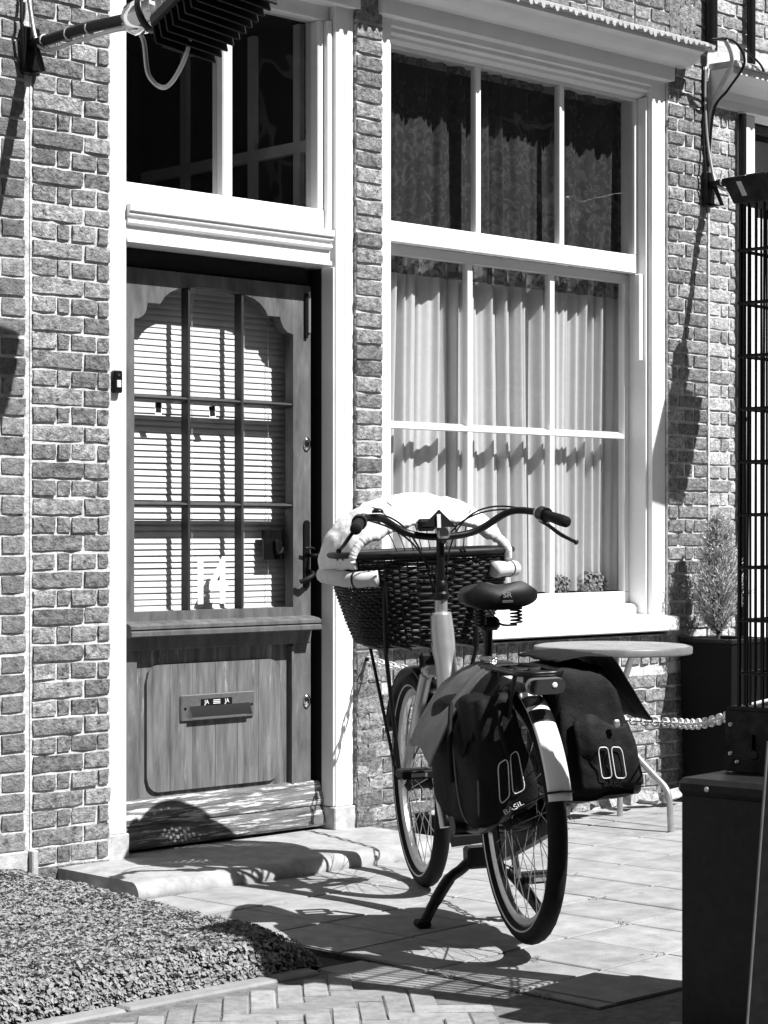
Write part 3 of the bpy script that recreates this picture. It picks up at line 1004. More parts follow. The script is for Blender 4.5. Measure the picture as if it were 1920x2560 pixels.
def flower(x, y, z, r, label):
    t = thing('potted_flower', label, 'flower', (x, y, z))
    b = MB()
    rnd = random.Random(int(x * 1000))
    for k in range(900):
        v = Vector((rnd.gauss(0, 1), rnd.gauss(0, 1), rnd.gauss(.3, 1))).normalized()
        p = Vector((x + rnd.choice((-.5, 0, .45)) * r, y, z + .06 + rnd.choice((0, .35, -.2)) * r)) + Vector((v.x, v.y * .5, v.z * .8)) * r * rnd.uniform(.4, .9)
        a = v.orthogonal().normalized()
        c = v.cross(a)
        q = r * .11
        b.add([p + a * q, p + c * q, p - a * q, p - c * q], [(0, 1, 2, 3)])
    b.build('flower_head', M_FLOWER, t, fix=False)
    MB().tube([(x, y, z), (x + .004, y, z + .06)], .004, 6).build('stem', M_TWIG, t)


flower(1.27, .225, .88, .062, 'round flower head low behind the middle of the right-hand lower pane')
flower(1.50, .225, .88, .075, 'larger round flower head beside the window jamb, lower right pane')

# ------------------------------------------------------------------ wall lamps (floodlight on an arm) and cables
def wall_lamp(x, z, label, zt):
    t = thing('wall_lamp', label, 'lamp', (x, 0, z), group='floodlights on wall arms')
    MB().box(x - .035, x + .035, -.025, .0, z - .10, z + .06, .006).build('wall_plate', M_BLACK, t)
    MB().tube([(x, -.02, z - .09), (x, -.09, z - .10), (x, -.035, z + .02)], .010, 8).build('bracket', M_BLACK, t, smooth=True)
    MB().tube([(x, -.02, z), (x + .01, -.30, z + .008), (x + .02, -.56, z + .0)], .019, 14).build('arm', M_BLACK, t, smooth=True)
    for d in (.09, .22, .33):
        MB().tube([(x + d * .035, -d, z + .004), (x + d * .035, -d - .006, z + .004)], .021, 12).build('cable_tie', M_PLASTIC, t, smooth=True)
    Mj = Matrix.Translation((x + .02, -.63, z + .0)) @ Matrix.Rotation(R(75), 4, 'X') @ Matrix.Rotation(R(20), 4, 'Y')
    MB().lathe([(.0, -.085), (.03, -.085), (.052, -.06), (.058, -.02), (.056, .02), (.048, .06), (.03, .085), (.0, .088)], 20, Mj, cap=False).build('joint_housing', M_CHROME, t, smooth='all')
    MB().lathe([(.056, -.012), (.062, -.010), (.062, .010), (.056, .012)], 20, Mj, cap=False).build('joint_band', M_BLACK, t, smooth='all')
    Mh = Matrix.Translation((x + .075, -.88, z - .005)) @ Matrix.Rotation(R(-24), 4, 'X') @ Matrix.Rotation(R(8), 4, 'Y')
    hb = MB().box(-.12, .12, -.17, .17, -.015, .03, .008)
    hb.v = [Mh @ Vector(p) for p in hb.v]
    hb.build('lamp_body', M_BLACK, t)
    for k in range(11):
        yy = -.16 + k * .032
        fb = MB().box(-.115, .115, yy - .004, yy + .004, -.075, -.012, .001)
        fb.v = [Mh @ Vector(p) for p in fb.v]
        fb.build('cooling_fin', M_BLACKM, t)
        fb = MB().box(-.116, .116, yy - .0045, yy + .0045, .03, .085, .001)
        fb.v = [Mh @ Vector(p) for p in fb.v]
        fb.build('cooling_fin', M_ALU, t)
    gb = MB().box(-.06, .06, .16, .2, -.05, .03, .006)
    gb.v = [Mh @ Vector(p) for p in gb.v]
    gb.build('cable_gland', M_BLACK, t)
    MB().tube(spline([(x - .015, -.006, zt), (x - .018, -.008, z + .35), (x - .012, -.03, z + .12), (x - .005, -.09, z - .025), (x + .0, -.30, z - .03), (x + .01, -.52, z - .03), (x + .02, -.60, z - .07),
                      (x + .03, -.62, z - .19), (x + .045, -.69, z - .235), (x + .06, -.76, z - .16), (x + .065, -.80, z - .05)]), .0075, 8).build('cable', M_ALU, t, smooth='all')
    MB().tube(spline([(x - .028, -.005, zt), (x - .03, -.006, z + .25), (x - .045, -.03, z + .05), (x - .03, -.02, z - .08)]), .006, 8).build('cable', M_BLACK, t, smooth='all')
    return t


wall_lamp(-1.650, 2.815, 'black floodlight with fins on wall arm above the door, with hanging cable loop', 3.33)
wall_lamp(2.030, 2.765, 'floodlight on black wall arm at the right, beside the sash window', 3.30)
cb = thing('cable_bundle', 'loose cables looping from the gutter end down the right wall joint', 'cable', (2.03, -.06, 3.0))
MB().tube(spline([(1.86, -.16, 3.375), (1.96, -.175, 3.39), (2.05, -.17, 3.37), (2.10, -.16, 3.30), (2.06, -.10, 3.19), (2.035, -.04, 3.10), (2.032, -.012, 2.85)]), .006, 8).build('cable', M_BLACK, cb, smooth='all')
MB().tube(spline([(2.10, -.16, 3.37), (2.20, -.17, 3.32), (2.24, -.165, 3.29)]), .005, 8).build('cable', M_BLACK, cb, smooth='all')
MB().tube(spline([(1.95, -.17, 3.385), (2.02, -.15, 3.30), (2.034, -.05, 3.16), (2.04, -.014, 3.05), (2.04, -.012, 2.8)]), .010, 8).build('cable', M_ZINC, cb, smooth='all')

# ------------------------------------------------------------------ bicycle
RX, RY = -1.238, -1.870
TH = math.atan2(.98, .57)
LEAN = R(-2.0)
WB, RW = 1.134, .358
bike = thing('bicycle', 'city bicycle with low frame, swept handlebar and double stand in front of the door', 'bicycle', (RX, RY, 0), rot=(LEAN, 0, TH))


def wheel(cx, cz, steer, parent, name='wheel'):
    """a wheel in the bike's x-z plane, turned about the vertical by steer"""
    w = bpy.data.objects.new(name, None)
    COL.objects.link(w)
    w.parent = parent
    w.location = (cx, 0, cz)
    w.rotation_euler = (0, 0, steer)
    OFF[w.name] = Vector()
    n = 72
    rt = .028
    ty = MB()
    k = 14
    for i in range(n):
        a = 2 * PI * i / n
        for j in range(k):
            b = 2 * PI * j / k
            rr = RW - rt + rt * math.cos(b) * 1.0
            y = rt * math.sin(b) * .98
            if math.cos(b) > .5 and (i + (j % 2)) % 2: rr -= .0022
            ty.v.append((rr * math.cos(a), y, rr * math.sin(a)))
    for i in range(n):
        for j in range(k):
            i2, j2 = (i + 1) % n, (j + 1) % k
            ty.f.append((i * k + j, i * k + j2, i2 * k + j2, i2 * k + j))
    ty.build('tyre', M_RUBBER, w, smooth=True)
    for sy in (-1, 1):
        rf = MB()
        for i in range(n):
            a = 2 * PI * i / n
            for (r_, y) in ((RW - .042, .0262), (RW - .037, .0276)):
                rf.v.append((r_ * math.cos(a), sy * y, r_ * math.sin(a)))
        for i in range(n):
            i2 = (i + 1) % n
            rf.f.append((i * 2, i * 2 + 1, i2 * 2 + 1, i2 * 2))
        rf.build('reflective_line', M_ALU, w)
    rim = MB()
    prof = [(RW - .050, -.014), (RW - .050, .014), (RW - .057, .015), (RW - .074, .007), (RW - .074, -.007), (RW - .057, -.015)]
    for i in range(n):
        a = 2 * PI * i / n
        for (r_, y) in prof:
            rim.v.append((r_ * math.cos(a), y, r_ * math.sin(a)))
    for i in range(n):
        i2 = (i + 1) % n
        for j in range(6):
            j2 = (j + 1) % 6
            rim.f.append((i * 6 + j, i * 6 + j2, i2 * 6 + j2, i2 * 6 + j))
    rim.build('rim', M_STEEL, w, smooth=True)
    Mh = Matrix.Rotation(R(90), 4, 'X')
    MB().lathe([(.006, -.065), (.010, -.06), (.036, -.045), (.036, -.03), (.030, -.028), (.030, .028), (.036, .03), (.036, .045), (.010, .06), (.006, .065)], 18, Mh).build('hub', M_BLACKM, w, smooth=True)
    sp = MB()
    for i in range(32):
        a = 2 * PI * i / 32
        s_ = 1 if i % 2 else -1
        o_ = R(52) * (1 if (i // 2) % 2 else -1)
        p0 = (.034 * math.cos(a + o_), s_ * .038, .034 * math.sin(a + o_))
        p1 = ((RW - .070) * math.cos(a), s_ * .003, (RW - .070) * math.sin(a))
        sp.tube([p0, p1], .0013, 4, cap=False)
    sp.build('spokes', M_STEEL, w, kind='stuff')
    return w


LIFT = .022
wheel(0, RW + LIFT, 0, bike)
wheel(WB, RW, R(-2), bike)
ZR, ZF = RW + LIFT, RW
# frame
MB().tube([(.79, 0, .985), (.815, 0, .80)], .021, 16).build('head_tube', M_SILVER, bike, smooth=True)
MB().lathe([(.022, 0), (.026, .004), (.026, .022), (.020, .028), (.022, .034), (.022, .050), (.014, .062), (.0, .064)], 18, Matrix.Translation((.79, 0, .975)) @ Matrix.Rotation(R(-8), 4, 'Y'), cap=False).build('headset', M_BLACK, bike, smooth=True)
MB().tube(spline([(.800, 0, .93), (.765, 0, .78), (.66, 0, .50), (.55, 0, .34), (.465, 0, .305)]), [.034, .035, .036, .037, .038, .038, .038, .038] * 4 + [.038], 18).build('down_tube', M_SILVER, bike, smooth='all')
MB().box(.66, .80, -.0355, -.02, .62, .66).build('decal', M_BLACK, bike)
MB().tube([(.465, 0, .29), (.295, 0, .72)], .0175, 14).build('seat_tube', M_SILVER, bike, smooth=True)
MB().tube([(.295, 0, .70), (.298, 0, .745)], .026, 14).tube([(.297, 0, .70), (.262, 0, .93)], .0135, 12).build('seat_post', M_BLACK, bike, smooth=True)
for s_ in (-1, 1):
    MB().tube(spline([(.45, s_ * .035, .29), (.2, s_ * .055, .32), (0, s_ * .068, ZR)]), .011, 10).build('chain_stay', M_BLACK, bike, smooth='all')
    MB().tube(spline([(.31, s_ * .02, .68), (.16, s_ * .055, .54), (0, s_ * .068, ZR)]), .009, 10).build('seat_stay', M_BLACK, bike, smooth='all')
    MB().tube(spline([(.835, s_ * .045, .735), (.90, s_ * .056, .62), (.99, s_ * .058, .50), (1.07, s_ * .058, .41), (WB, s_ * .058, ZF)]), [.020] * 16 + [.018] * 8 + [.015] * 9, 14).build('fork_blade', M_SILVER, bike, smooth='all')
MB().box(.80, .855, -.06, .06, .725, .765, .012).build('fork_crown', M_SILVER, bike, smooth=True)
MB().tube([(.465, -.075, .295), (.465, .075, .295)], .030, 16).build('bottom_bracket', M_BLACK, bike, smooth=True)
# chain case, cranks and pedals
cc = [(.0 - .055 * math.sin(R(a)), ZR + .055 * math.cos(R(a))) for a in range(0, 181, 20)] + [(.465 + .115 * math.sin(R(a)), .295 - .115 * math.cos(R(a))) for a in range(0, 181, 15)]
MB().prof_y(cc, -.098, -.072).build('chain_case', M_BLACK, bike)
for s_, a in ((-1, 75), (1, 255)):
    ex, ez = .465 + .17 * math.cos(R(a + 180)), .295 + .17 * math.sin(R(a + 180))
    cr = MB().tube([(.465, s_ * .10, .295), (ex, s_ * .115, ez)], [.016, .011], 10)
    cr.build('crank', M_STEEL, bike, smooth=True)
    pd = MB()
    for dx in (-.038, .038):
        pd.box(ex + dx - .008, ex + dx + .008, s_ * .13, s_ * .225, ez - .013, ez + .013, .004)
    pd.box(ex - .045, ex + .045, s_ * .128, s_ * .140, ez - .012, ez + .012, .004).box(ex - .045, ex + .045, s_ * .216, s_ * .228, ez - .012, ez + .012, .004)
    pd.tube([(ex, s_ * .115, ez), (ex, s_ * .22, ez)], .007, 8)
    pd.build('pedal', M_BLACKM, bike)
    MB().box(ex - .0465, ex - .0455, s_ * .15, s_ * .20, ez - .006, ez + .006).build('pedal_reflector', M_ALU, bike)
# double stand
MB().box(.41, .475, -.035, .045, .17, .235, .008).build('stand_bracket', M_BLACK, bike)
for s_ in (-1, 1):
    MB().tube(spline([(.43, s_ * .02, .205), (.44, s_ * .06, .168), (.435, s_ * .10, .142), (.43, s_ * .15, .075), (.42, s_ * .185, .022)]), [.017] * 8 + [.0165] * 8 + [.019] * 8 + [.017] * 9, 12).build('stand_leg', M_BLACK, bike, smooth='all')
    MB().box(.385, .445, s_ * .172, s_ * .215, .0 + s_ * .007, .022 + s_ * .007, .006).build('stand_foot', M_RUBBER, bike)
# mudguards


def mudguard(cx, cz, r, a0, a1, m, name, wdt=.035):
    b = MB()
    n = 30
    for i in range(n + 1):
        a = R(a0 + (a1 - a0) * i / n)
        for q in range(7):
            t = R(-75 + 25 * q)
            rr = r + .016 * math.cos(t)
            b.v.append((cx + rr * math.cos(a), wdt * math.sin(t), cz + rr * math.sin(a)))
    for i in range(n):
        for q in range(6):
            b.f.append((i * 7 + q, i * 7 + q + 1, i * 7 + q + 8, i * 7 + q + 7))
    o = b.build(name, m, bike, smooth='all')
    sd = o.modifiers.new('thickness', 'SOLIDIFY')
    sd.thickness = .002
    return o


mudguard(0, ZR, RW + .012, 28, 112, M_BLACK, 'rear_mudguard')
mudguard(0, ZR, RW + .0125, 108, 166, M_FENDER, 'rear_mudguard_tail')
mudguard(0, ZR, RW + .0155, 113, 120, M_BLACK, 'mudguard_band')
mudguard(0, ZR, RW + .0155, 123, 130, M_BLACK, 'mudguard_band')
mudguard(WB, ZF, RW + .012, 20, 128, M_BLACK, 'front_mudguard')
for s_ in (-1, 1):
    MB().tube([(0, s_ * .07, ZR), (-.365, s_ * .034, ZR + .115)], .0028, 6).build('mudguard_stay', M_BLACK, bike)
    MB().tube([(WB, s_ * .065, ZF), (WB - .30, s_ * .034, ZF + .22)], .0028, 6).build('mudguard_stay', M_BLACK, bike)
MB().tube([(-.368, -.036, ZR + .115), (-.374, 0, ZR + .118), (-.368, .036, ZR + .115)], .0035, 6).build('mudguard_stay', M_BLACK, bike)
# rear rack
rk = MB().tube(spline([(.22, .055, .795), (.05, .062, .805), (-.18, .066, .805), (-.245, .045, .805), (-.255, 0, .805), (-.245, -.045, .805), (-.18, -.066, .805), (.05, -.062, .805), (.22, -.055, .795)]), .008, 10)
rk.build('rack_loop', M_BLACK, bike, smooth='all')
for y in (-.022, .022):
    MB().tube([(.24, y, .797), (-.25, y, .803)], .006, 8).build('rack_bar', M_BLACK, bike, smooth=True)
for x in (.15, -.05, -.2):
    MB().tube([(x, -.06, .802), (x, .06, .802)], .006, 8).build('rack_bar', M_BLACK, bike, smooth=True)
for s_ in (-1, 1):
    MB().tube([(-.06, s_ * .065, .80), (0, s_ * .078, ZR)], .007, 8).build('rack_leg', M_BLACK, bike, smooth=True)
    MB().tube([(-.20, s_ * .065, .80), (-.02, s_ * .08, ZR + .05)], .007, 8).build('rack_leg', M_BLACK, bike, smooth=True)
MB().box(.16, .27, -.05, .05, .77, .81, .008).build('rack_clamp', M_BLACK, bike)
sp_ = MB()
sp_.tube([(.2 - .0, .0 + .012 * math.cos(k * .8), .79 + .012 * math.sin(k * .8)) if False else (.24 - k * .0022, .03 + .010 * math.cos(k * .9), .818 + .010 * math.sin(k * .9)) for k in range(60)], .0022, 5)
sp_.build('rack_spring', M_STEEL, bike, smooth='all')
# tail light and reflector
tl = MB().prof_y([(x, z_) for x, z_ in rrect(-.05, .05, -.020, .020, .017)], -.014, .014)
tl.v = [(-.272 + y, x, .772 + z_) for x, y, z_ in tl.v]
tl.build('tail_light', M_LENS, bike, smooth=True)
tl = MB().prof_y([(x, z_) for x, z_ in rrect(-.053, .053, -.023, .023, .02)], -.008, .008)
tl.v = [(-.262 + y, x, .772 + z_) for x, y, z_ in tl.v]
tl.build('light_rim', M_ALU, bike, smooth=True)
MB().lathe([(0, 0), (.006, .002), (.008, 0)], 10, Matrix.Translation((-.2865, -.02, .775)) @ Matrix.Rotation(R(-90), 4, 'Y'), cap=False).build('lamp_bulb', M_PLASTIC, bike, smooth='all')
# handlebar, stem, grips, levers, cables
MB().tube([(.785, 0, 1.02), (.775, 0, 1.19)], .0135, 12).tube([(.775, 0, 1.165), (.742, 0, 1.192)], .015, 10).build('stem', M_BLACK, bike, smooth=True)
MB().box(.725, .765, -.022, .022, 1.17, 1.215, .008).build('stem_clamp', M_ALU, bike, smooth=True)
HB = [(.50, .338, 1.212), (.585, .310, 1.226), (.665, .272, 1.242), (.72, .205, 1.240), (.745, .125, 1.196), (.745, .05, 1.178), (.745, -.05, 1.178), (.745, -.125, 1.196), (.72, -.215, 1.247), (.66, -.275, 1.246), (.57, -.300, 1.230), (.47, -.318, 1.212)]
HB = [(x + .0, y, z_) for x, y, z_ in HB]
MB().tube(spline(HB, 8), .0115, 12).build('handlebar', M_BLACK, bike, smooth='all')
for s_, e0, e1 in ((1, HB[0], HB[1]), (-1, HB[-1], HB[-2])):
    a, b = Vector(e0), Vector(e1)
    d = (b - a).normalized()
    MB().tube([a - d * .012, a - d * .008, a + d * .02, a + d * .12, a + d * .128], [.012, .0175, .0185, .0165, .013], 16).build('grip', M_RUBBER, bike, smooth=True)
    MB().lathe([(.0, -.0005), (.008, 0), (.011, .001)], 14, Matrix.Translation(a - d * .0135) @ d.to_track_quat('Z', 'Y').to_matrix().to_4x4(), cap=False).build('grip_end', M_BLACKM, bike)
    c = b + d * .035
    MB().tube([c - d * .018, c + d * .018], .024, 14).build('shifter', M_BLACK, bike, smooth=True)
    MB().tube([c + d * .02, c + d * .032], .0215, 14).build('shifter_ring', M_ALU, bike, smooth=True)
    MB().tube(spline([c + d * .03 + Vector((0, 0, -.02)), c + Vector((.02, s_ * .02, -.035)), a + d * .08 + Vector((.03, s_ * .035, -.055)), a + d * .01 + Vector((.03, s_ * .05, -.068))]), [.008] * 6 + [.0065] * 12 + [.006] * 6 + [.009], 8).build('brake_lever', M_BLACK, bike, smooth='all')
MB().box(.72, .76, .025, .085, 1.195, 1.235, .01).build('phone_holder', M_BLACK, bike)
MB().add([(.70, .075, 1.21), (.70, .02, 1.262), (.70, -.035, 1.205), (.715, .075, 1.21), (.715, .02, 1.262), (.715, -.035, 1.205)], [(0, 1, 2), (5, 4, 3), (0, 3, 4, 1), (1, 4, 5, 2), (2, 5, 3, 0)]).build('phone_holder_clip', M_BLACKM, bike)
MB().box(.694, .699, .018, .030, 1.205, 1.248).build('holder_label', M_PLASTIC, bike)
MB().lathe([(0, .016), (.010, .014), (.018, .008), (.019, 0)], 18, Matrix.Translation((.68, .225, 1.258)), cap=True).build('bell', M_BLACK, bike, smooth='all')
for (p, q, w_) in ((HB[2], (.80, .02, .98), (.86, .14, 1.30)), (HB[-3], (.80, -.02, .98), (.86, -.10, 1.32)), (HB[-3], (.82, .015, 1.0), (.88, -.06, 1.30)), (HB[2], (.82, -.01, .95), (.83, .10, 1.25))):
    MB().tube(bez(p, (w_[0], p[1] * .75, w_[2] - .03), (w_[0], w_[1] * .3, w_[2] - .03), q, 20), .0032, 6).build('brake_cable', M_BLACK, bike, smooth='all')
# saddle


def saddle_fn(u, v):
    x = .105 + .285 * v                      # rear to nose
    w = .098 * (1 - v) ** .55 + .026 + .012 * math.exp(-((v - .18) / .16) ** 2)
    w = min(w, .114) * (1 if v > .06 else (.80 + .2 * v / .06))
    if v > .93: w *= max(.25, 1 - ((v - .93) / .07) ** 2 * .75)
    a = 2 * PI * u
    y = w * math.cos(a)
    h = .022 if math.sin(a) > 0 else .030 + .012 * (1 - v)
    zz = math.copysign(abs(math.sin(a)) ** .75, math.sin(a)) * h
    lobe = .022 * math.exp(-((abs(y) - .055) / .04) ** 2) * (1 - v) ** 1.2 if math.sin(a) > 0 else 0
    top = .995 + .018 * v + .012 * (1 - v) ** 2
    return (x, y, top + zz + lobe)


sd = MB().grid(36, 22, saddle_fn, wrap_u=True)
n_ = 23
sd.f.append(tuple(i * n_ for i in range(36)))
sd.f.append(tuple(i * n_ + 22 for i in range(35, -1, -1)))
saddle = sd.build('saddle', M_SADDLE, bike, smooth='all')
text_mesh('saddle_logo', 'SR', .021, Matrix.Translation((.100, -.012, 1.008)) @ Matrix.Rotation(R(-90), 4, 'Z') @ Matrix.Rotation(R(84), 4, 'X'), M_ALU, saddle, xs=1.25)
for k in range(2):
    MB().box(.0985, .100, -.028, .004, .9915 - k * .004, .993 - k * .004).build('logo_line', M_ALU, saddle)
for s_ in (-1, 1):
    MB().tube([(.16 + .017 * math.cos(k * .7), s_ * .055 + .017 * math.sin(k * .7), .92 + k * .0011) for k in range(45)], .0028, 6).build('saddle_spring', M_BLACK, bike, smooth='all')
    MB().tube(spline([(.16, s_ * .055, .918), (.24, s_ * .03, .918), (.33, s_ * .02, .955), (.37, s_ * .008, .985)]), .0035, 6).build('saddle_rail', M_BLACK, bike, smooth='all')
MB().box(.235, .29, -.03, .03, .90, .94, .01).build('saddle_clamp', M_BLACK, bike)
# front carrier (fixed to the frame)
for s_ in (-1, 1):
    MB().tube([(.93, s_ * .155, .815), (WB - .02, s_ * .075, ZF + .01)], .0075, 8).build('carrier_leg', M_BLACK, bike, smooth=True)
    MB().tube([(1.26, s_ * .13, .815), (WB + .01, s_ * .08, ZF + .02)], .006, 8).build('carrier_leg', M_BLACK, bike, smooth=True)
MB().tube(spline([(.93, .152, .80), (.925, .152, .98), (.92, .145, 1.065), (.918, .105, 1.098), (.917, 0, 1.105), (.918, -.105, 1.098), (.92, -.145, 1.065), (.925, -.152, .98), (.93, -.152, .80)]), .009, 10).build('carrier_loop', M_BLACK, bike, smooth='all')
MB().tube([(.93, .155, .812), (1.30, .14, .812), (1.30, -.14, .812), (.93, -.155, .812)], .0075, 8).build('carrier_base', M_BLACK, bike, smooth=True)
for y in (-.07, 0, .07):
    MB().tube([(.93, y, .812), (1.30, y, .812)], .005, 8).build('carrier_bar', M_BLACK, bike, smooth=True)
MB().box(.885, .915, -.05, .05, .735, .80, .01).build('head_lamp', M_BLACKM, bike)
MB().lathe([(.0, .02), (.02, .018), (.032, 0)], 16, Matrix.Translation((.93, 0, .74)) @ Matrix.Rotation(R(90), 4, 'Y'), cap=True).build('lamp_reflector', M_CHROME, bike, smooth='all')

# ------------------------------------------------------------------ wicker basket with cloth
bk = thing('wicker_basket', 'large dark wicker basket with pale padded rim on the bicycle front carrier', 'basket', (RX, RY, 0), rot=(LEAN, 0, TH))


def bk_ring(t, off=0.0, n=120):
    """t 0 bottom, 1 rim: rounded-rectangle outline"""
    a, b = .175 + .075 * t, .205 + .092 * t ** .8
    cx = 1.135 + .0 * t
    out = []
    for i in range(n):
        q = 2 * PI * i / n
        c, s_ = math.cos(q), math.sin(q)
        e = 2 / 3.2
        out.append((cx + (a + off) * math.copysign(abs(c) ** e, c), -.016 + (b + off) * math.copysign(abs(s_) ** e, s_)))
    return out


zb0, zb1 = .828, 1.115
wv = MB()
ROWS = 26
for k in range(ROWS):
    t = (k + .5) / ROWS
    ring = bk_ring(t, 0, 144)
    ph = 0 if k % 2 else PI
    pts = []
    for i, (x, y) in enumerate(ring):
        w_ = .0042 * math.sin(i / 144 * 2 * PI * 36 / 2 * 2 + ph)
        nx, ny = x - 1.135, y
        l_ = math.hypot(nx, ny)
        pts.append((x + nx / l_ * w_, y + ny / l_ * w_, zb0 + (zb1 - zb0) * t + .0025 * n3(x * 9, y * 9, k)))
    wv.tube(pts, .0052, 5, closed=True)
wv.build('weave', M_WICKER, bk, smooth='all', kind='stuff')
stk = MB()
r0, r1, rm = bk_ring(0, 0, 72), bk_ring(1, 0, 72), bk_ring(.5, .002, 72)
for i in range(0, 72):
    stk.tube([(r0[i][0], r0[i][1], zb0 - .005), (rm[i][0], rm[i][1], (zb0 + zb1) / 2), (r1[i][0], r1[i][1], zb1)], .003, 5)
stk.build('stakes', M_WICKER, bk, kind='stuff')
MB().prof_y([(0, 0)], 0, 0) if False else None
bt = MB().add([(x, y, zb0 - .004) for x, y in bk_ring(0, .004, 60)], [tuple(range(60))])
bt.build('basket_base', M_WICKER, bk)
rim_top = [(x, y, zb1 + .008) for x, y in bk_ring(1, .006, 72)]
MB().tube(rim_top, .011, 8, closed=True).build('rim', M_WICKER, bk, smooth='all')
# padding round the front and sides of the rim, open at the back
pad = []
for i in range(121):
    q = R(-150 + 300 * i / 120)
    c, s_ = math.cos(q), math.sin(q)
    e = 2 / 3.0
    pad.append((1.135 + .258 * math.copysign(abs(c) ** e, c), .308 * math.copysign(abs(s_) ** e, s_) - .016, zb1 - .062 + .008 * math.sin(q * 2)))
MB().tube(pad, [.026 + .0015 * math.sin(i * .9) for i in range(121)], 12).build('rim_padding', M_FOAM, bk, smooth='all')
for i in (8, 112):
    p = Vector(pad[i])
    d = (Vector(pad[i + 1]) - Vector(pad[i - 1])).normalized()
    MB().tube([p - d * .003, p + d * .003], .0285, 14).build('padding_strap', M_BLACK, bk, smooth=True)
# wire hood
for k in range(9):
    yy = -.20 + .05 * k
    zt_ = 1.315 - .42 * (yy / .33) ** 2 * .45
    MB().tube(bez((.90, yy * .55 + .0, 1.12), (.93, yy * .6, 1.2), (1.0, yy * .9, 1.29), (1.12, yy, zt_), 10), .0022, 5).build('hood_wire', M_BLACK, bk, smooth='all')

cl = thing('cloth_cover', 'white cloth wrapped over the arched hood of the bicycle basket', 'cloth', (RX, RY, 0), rot=(LEAN, 0, TH))


def cloth_fn(u, v):
    a = PI * (u * 1.08 - .04)
    sn, cs = math.sin(a), math.cos(a)
    k = 1 - .44 * (1 - v) ** 1.5                      # the rear edge sits lower and narrower
    y = .322 * cs * (.80 + .20 * v ** .7) - .012
    z_ = 1.105 + (.222 * k * sn if sn > 0 else .25 * sn)
    x = .935 + v * (.21 + .06 * abs(cs)) - .01 * abs(cs)
    w = .012 * n3(y * 8, x * 7, z_ * 7) + .009 * (abs(n3(y * 19, x * 11, z_ * 15)) - .2) + .004 * n3(y * 48, x * 30, z_ * 40)
    return (x + w, y * (1 + w * 1.2), z_ + w - .03 * max(0, v - .75) ** 1.0)


c1 = MB().grid(150, 40, cloth_fn).build('hood_cloth', M_CLOTH, cl, smooth='all')
sm = c1.modifiers.new('thickness', 'SOLIDIFY')
sm.thickness = .012


def roll(pts, rad, name, seed):
    P_ = spline(pts, 16)
    b = MB()
    b.tube(P_, [rad * (.55 + .45 * math.sin(PI * min(1, max(0, (i + 2) / (len(P_) + 3)))) + .16 * n3(i * .23, seed, 0)) for i in range(len(P_))], 20)
    b.v = [(x + .006 * n3(x * 13, y * 13, z_ * 13), y + .007 * n3(x * 13 + 9, y * 13, z_ * 13), z_ + .007 * n3(x * 16, y * 16 + 5, z_ * 16) + .006 * abs(n3(x * 40, y * 40, z_ * 40))) for x, y, z_ in b.v]
    b.build(name, M_CLOTH, cl, smooth='all')


hem = [cloth_fn(.03 + .94 * i / 16, .02) for i in range(17)]
roll([(p_[0] - .004, p_[1], p_[2] - .006) for p_ in hem[:8]], .017, 'cloth_hem', 1)
roll([(p_[0] - .004, p_[1], p_[2] - .006) for p_ in hem[8:]], .017, 'cloth_hem', 4)

# ------------------------------------------------------------------ pannier bags
def hexa(corners, n, bulge, wr, seed):
    """rounded, wrinkled hexahedron; corners ordered (rear TL TR BR BL, front TL TR BR BL)"""
    c = [Vector(p) for p in corners]
    ctr = sum(c, Vector()) / 8
    b = MB()

    def P_(s_, t, w):                       # s: left-right, t: top-bottom, w: rear-front
        r_ = (c[0] * (1 - s_) + c[1] * s_) * (1 - t) + (c[3] * (1 - s_) + c[2] * s_) * t
        f_ = (c[4] * (1 - s_) + c[5] * s_) * (1 - t) + (c[7] * (1 - s_) + c[6] * s_) * t
        p = r_ * (1 - w) + f_ * w
        k = 1 + bulge * (1 - (2 * s_ - 1) ** 2) * (1 - (2 * w - 1) ** 2) * .6 + bulge * (1 - (2 * t - 1) ** 2) * .6
        e = ((2 * s_ - 1) ** 6 + (2 * t - 1) ** 6 + (2 * w - 1) ** 6)
        k -= .05 * max(0, e - 1)
        q = n3(p.x * 11 + seed, p.y * 11, p.z * 9) * wr + n3(p.x * 27, p.y * 27 + seed, p.z * 12) * wr * .45
        d = (p - ctr)
        return ctr + d * k + d.normalized() * q
    for ax in range(3):
        for e in (0, 1):
            def fn(u, v, ax=ax, e=e):
                q = [0, 0, 0]
                q[ax], q[(ax + 1) % 3], q[(ax + 2) % 3] = e, u, v
                return P_(*q)
            b.grid(n, n, fn)
    return b, P_


def bag(label, corners, seed):
    t = thing('pannier_bag', label, 'bag', (RX, RY, 0), rot=(LEAN, 0, TH), group='panniers on the bicycle rack')
    b, P_ = hexa(corners, 16, .08, .016, seed)
    o = b.build('bag_body', M_TARP, t, smooth='all')
    wd = o.modifiers.new('weld', 'WELD')
    wd.merge_threshold = .0006
    return t, P_


def logo(t, P_, s0, s1, t0, t1, lean=0.0, out=.0035):
    """two stitched upright rectangles and the lettering on the rear face"""
    for k in (0, 1):
        a, b_ = s0 + (s1 - s0) * (.0 + .55 * k), s0 + (s1 - s0) * (.42 + .55 * k)
        line = rrect(a, b_, t0, t1, min(abs(b_ - a), abs(t1 - t0)) * .28, 4)
        pts = []
        for (s_, tt) in line:
            p = P_(s_, tt + lean * (s_ - s0), 0)
            pts.append(p + Vector((-out - (.010 * math.sin((s_ - .18) / .82 * PI) if out > .01 else 0), 0, 0)))
        MB().tube(pts, .0016, 5, closed=True).build('stitched_mark', M_STITCH, t)


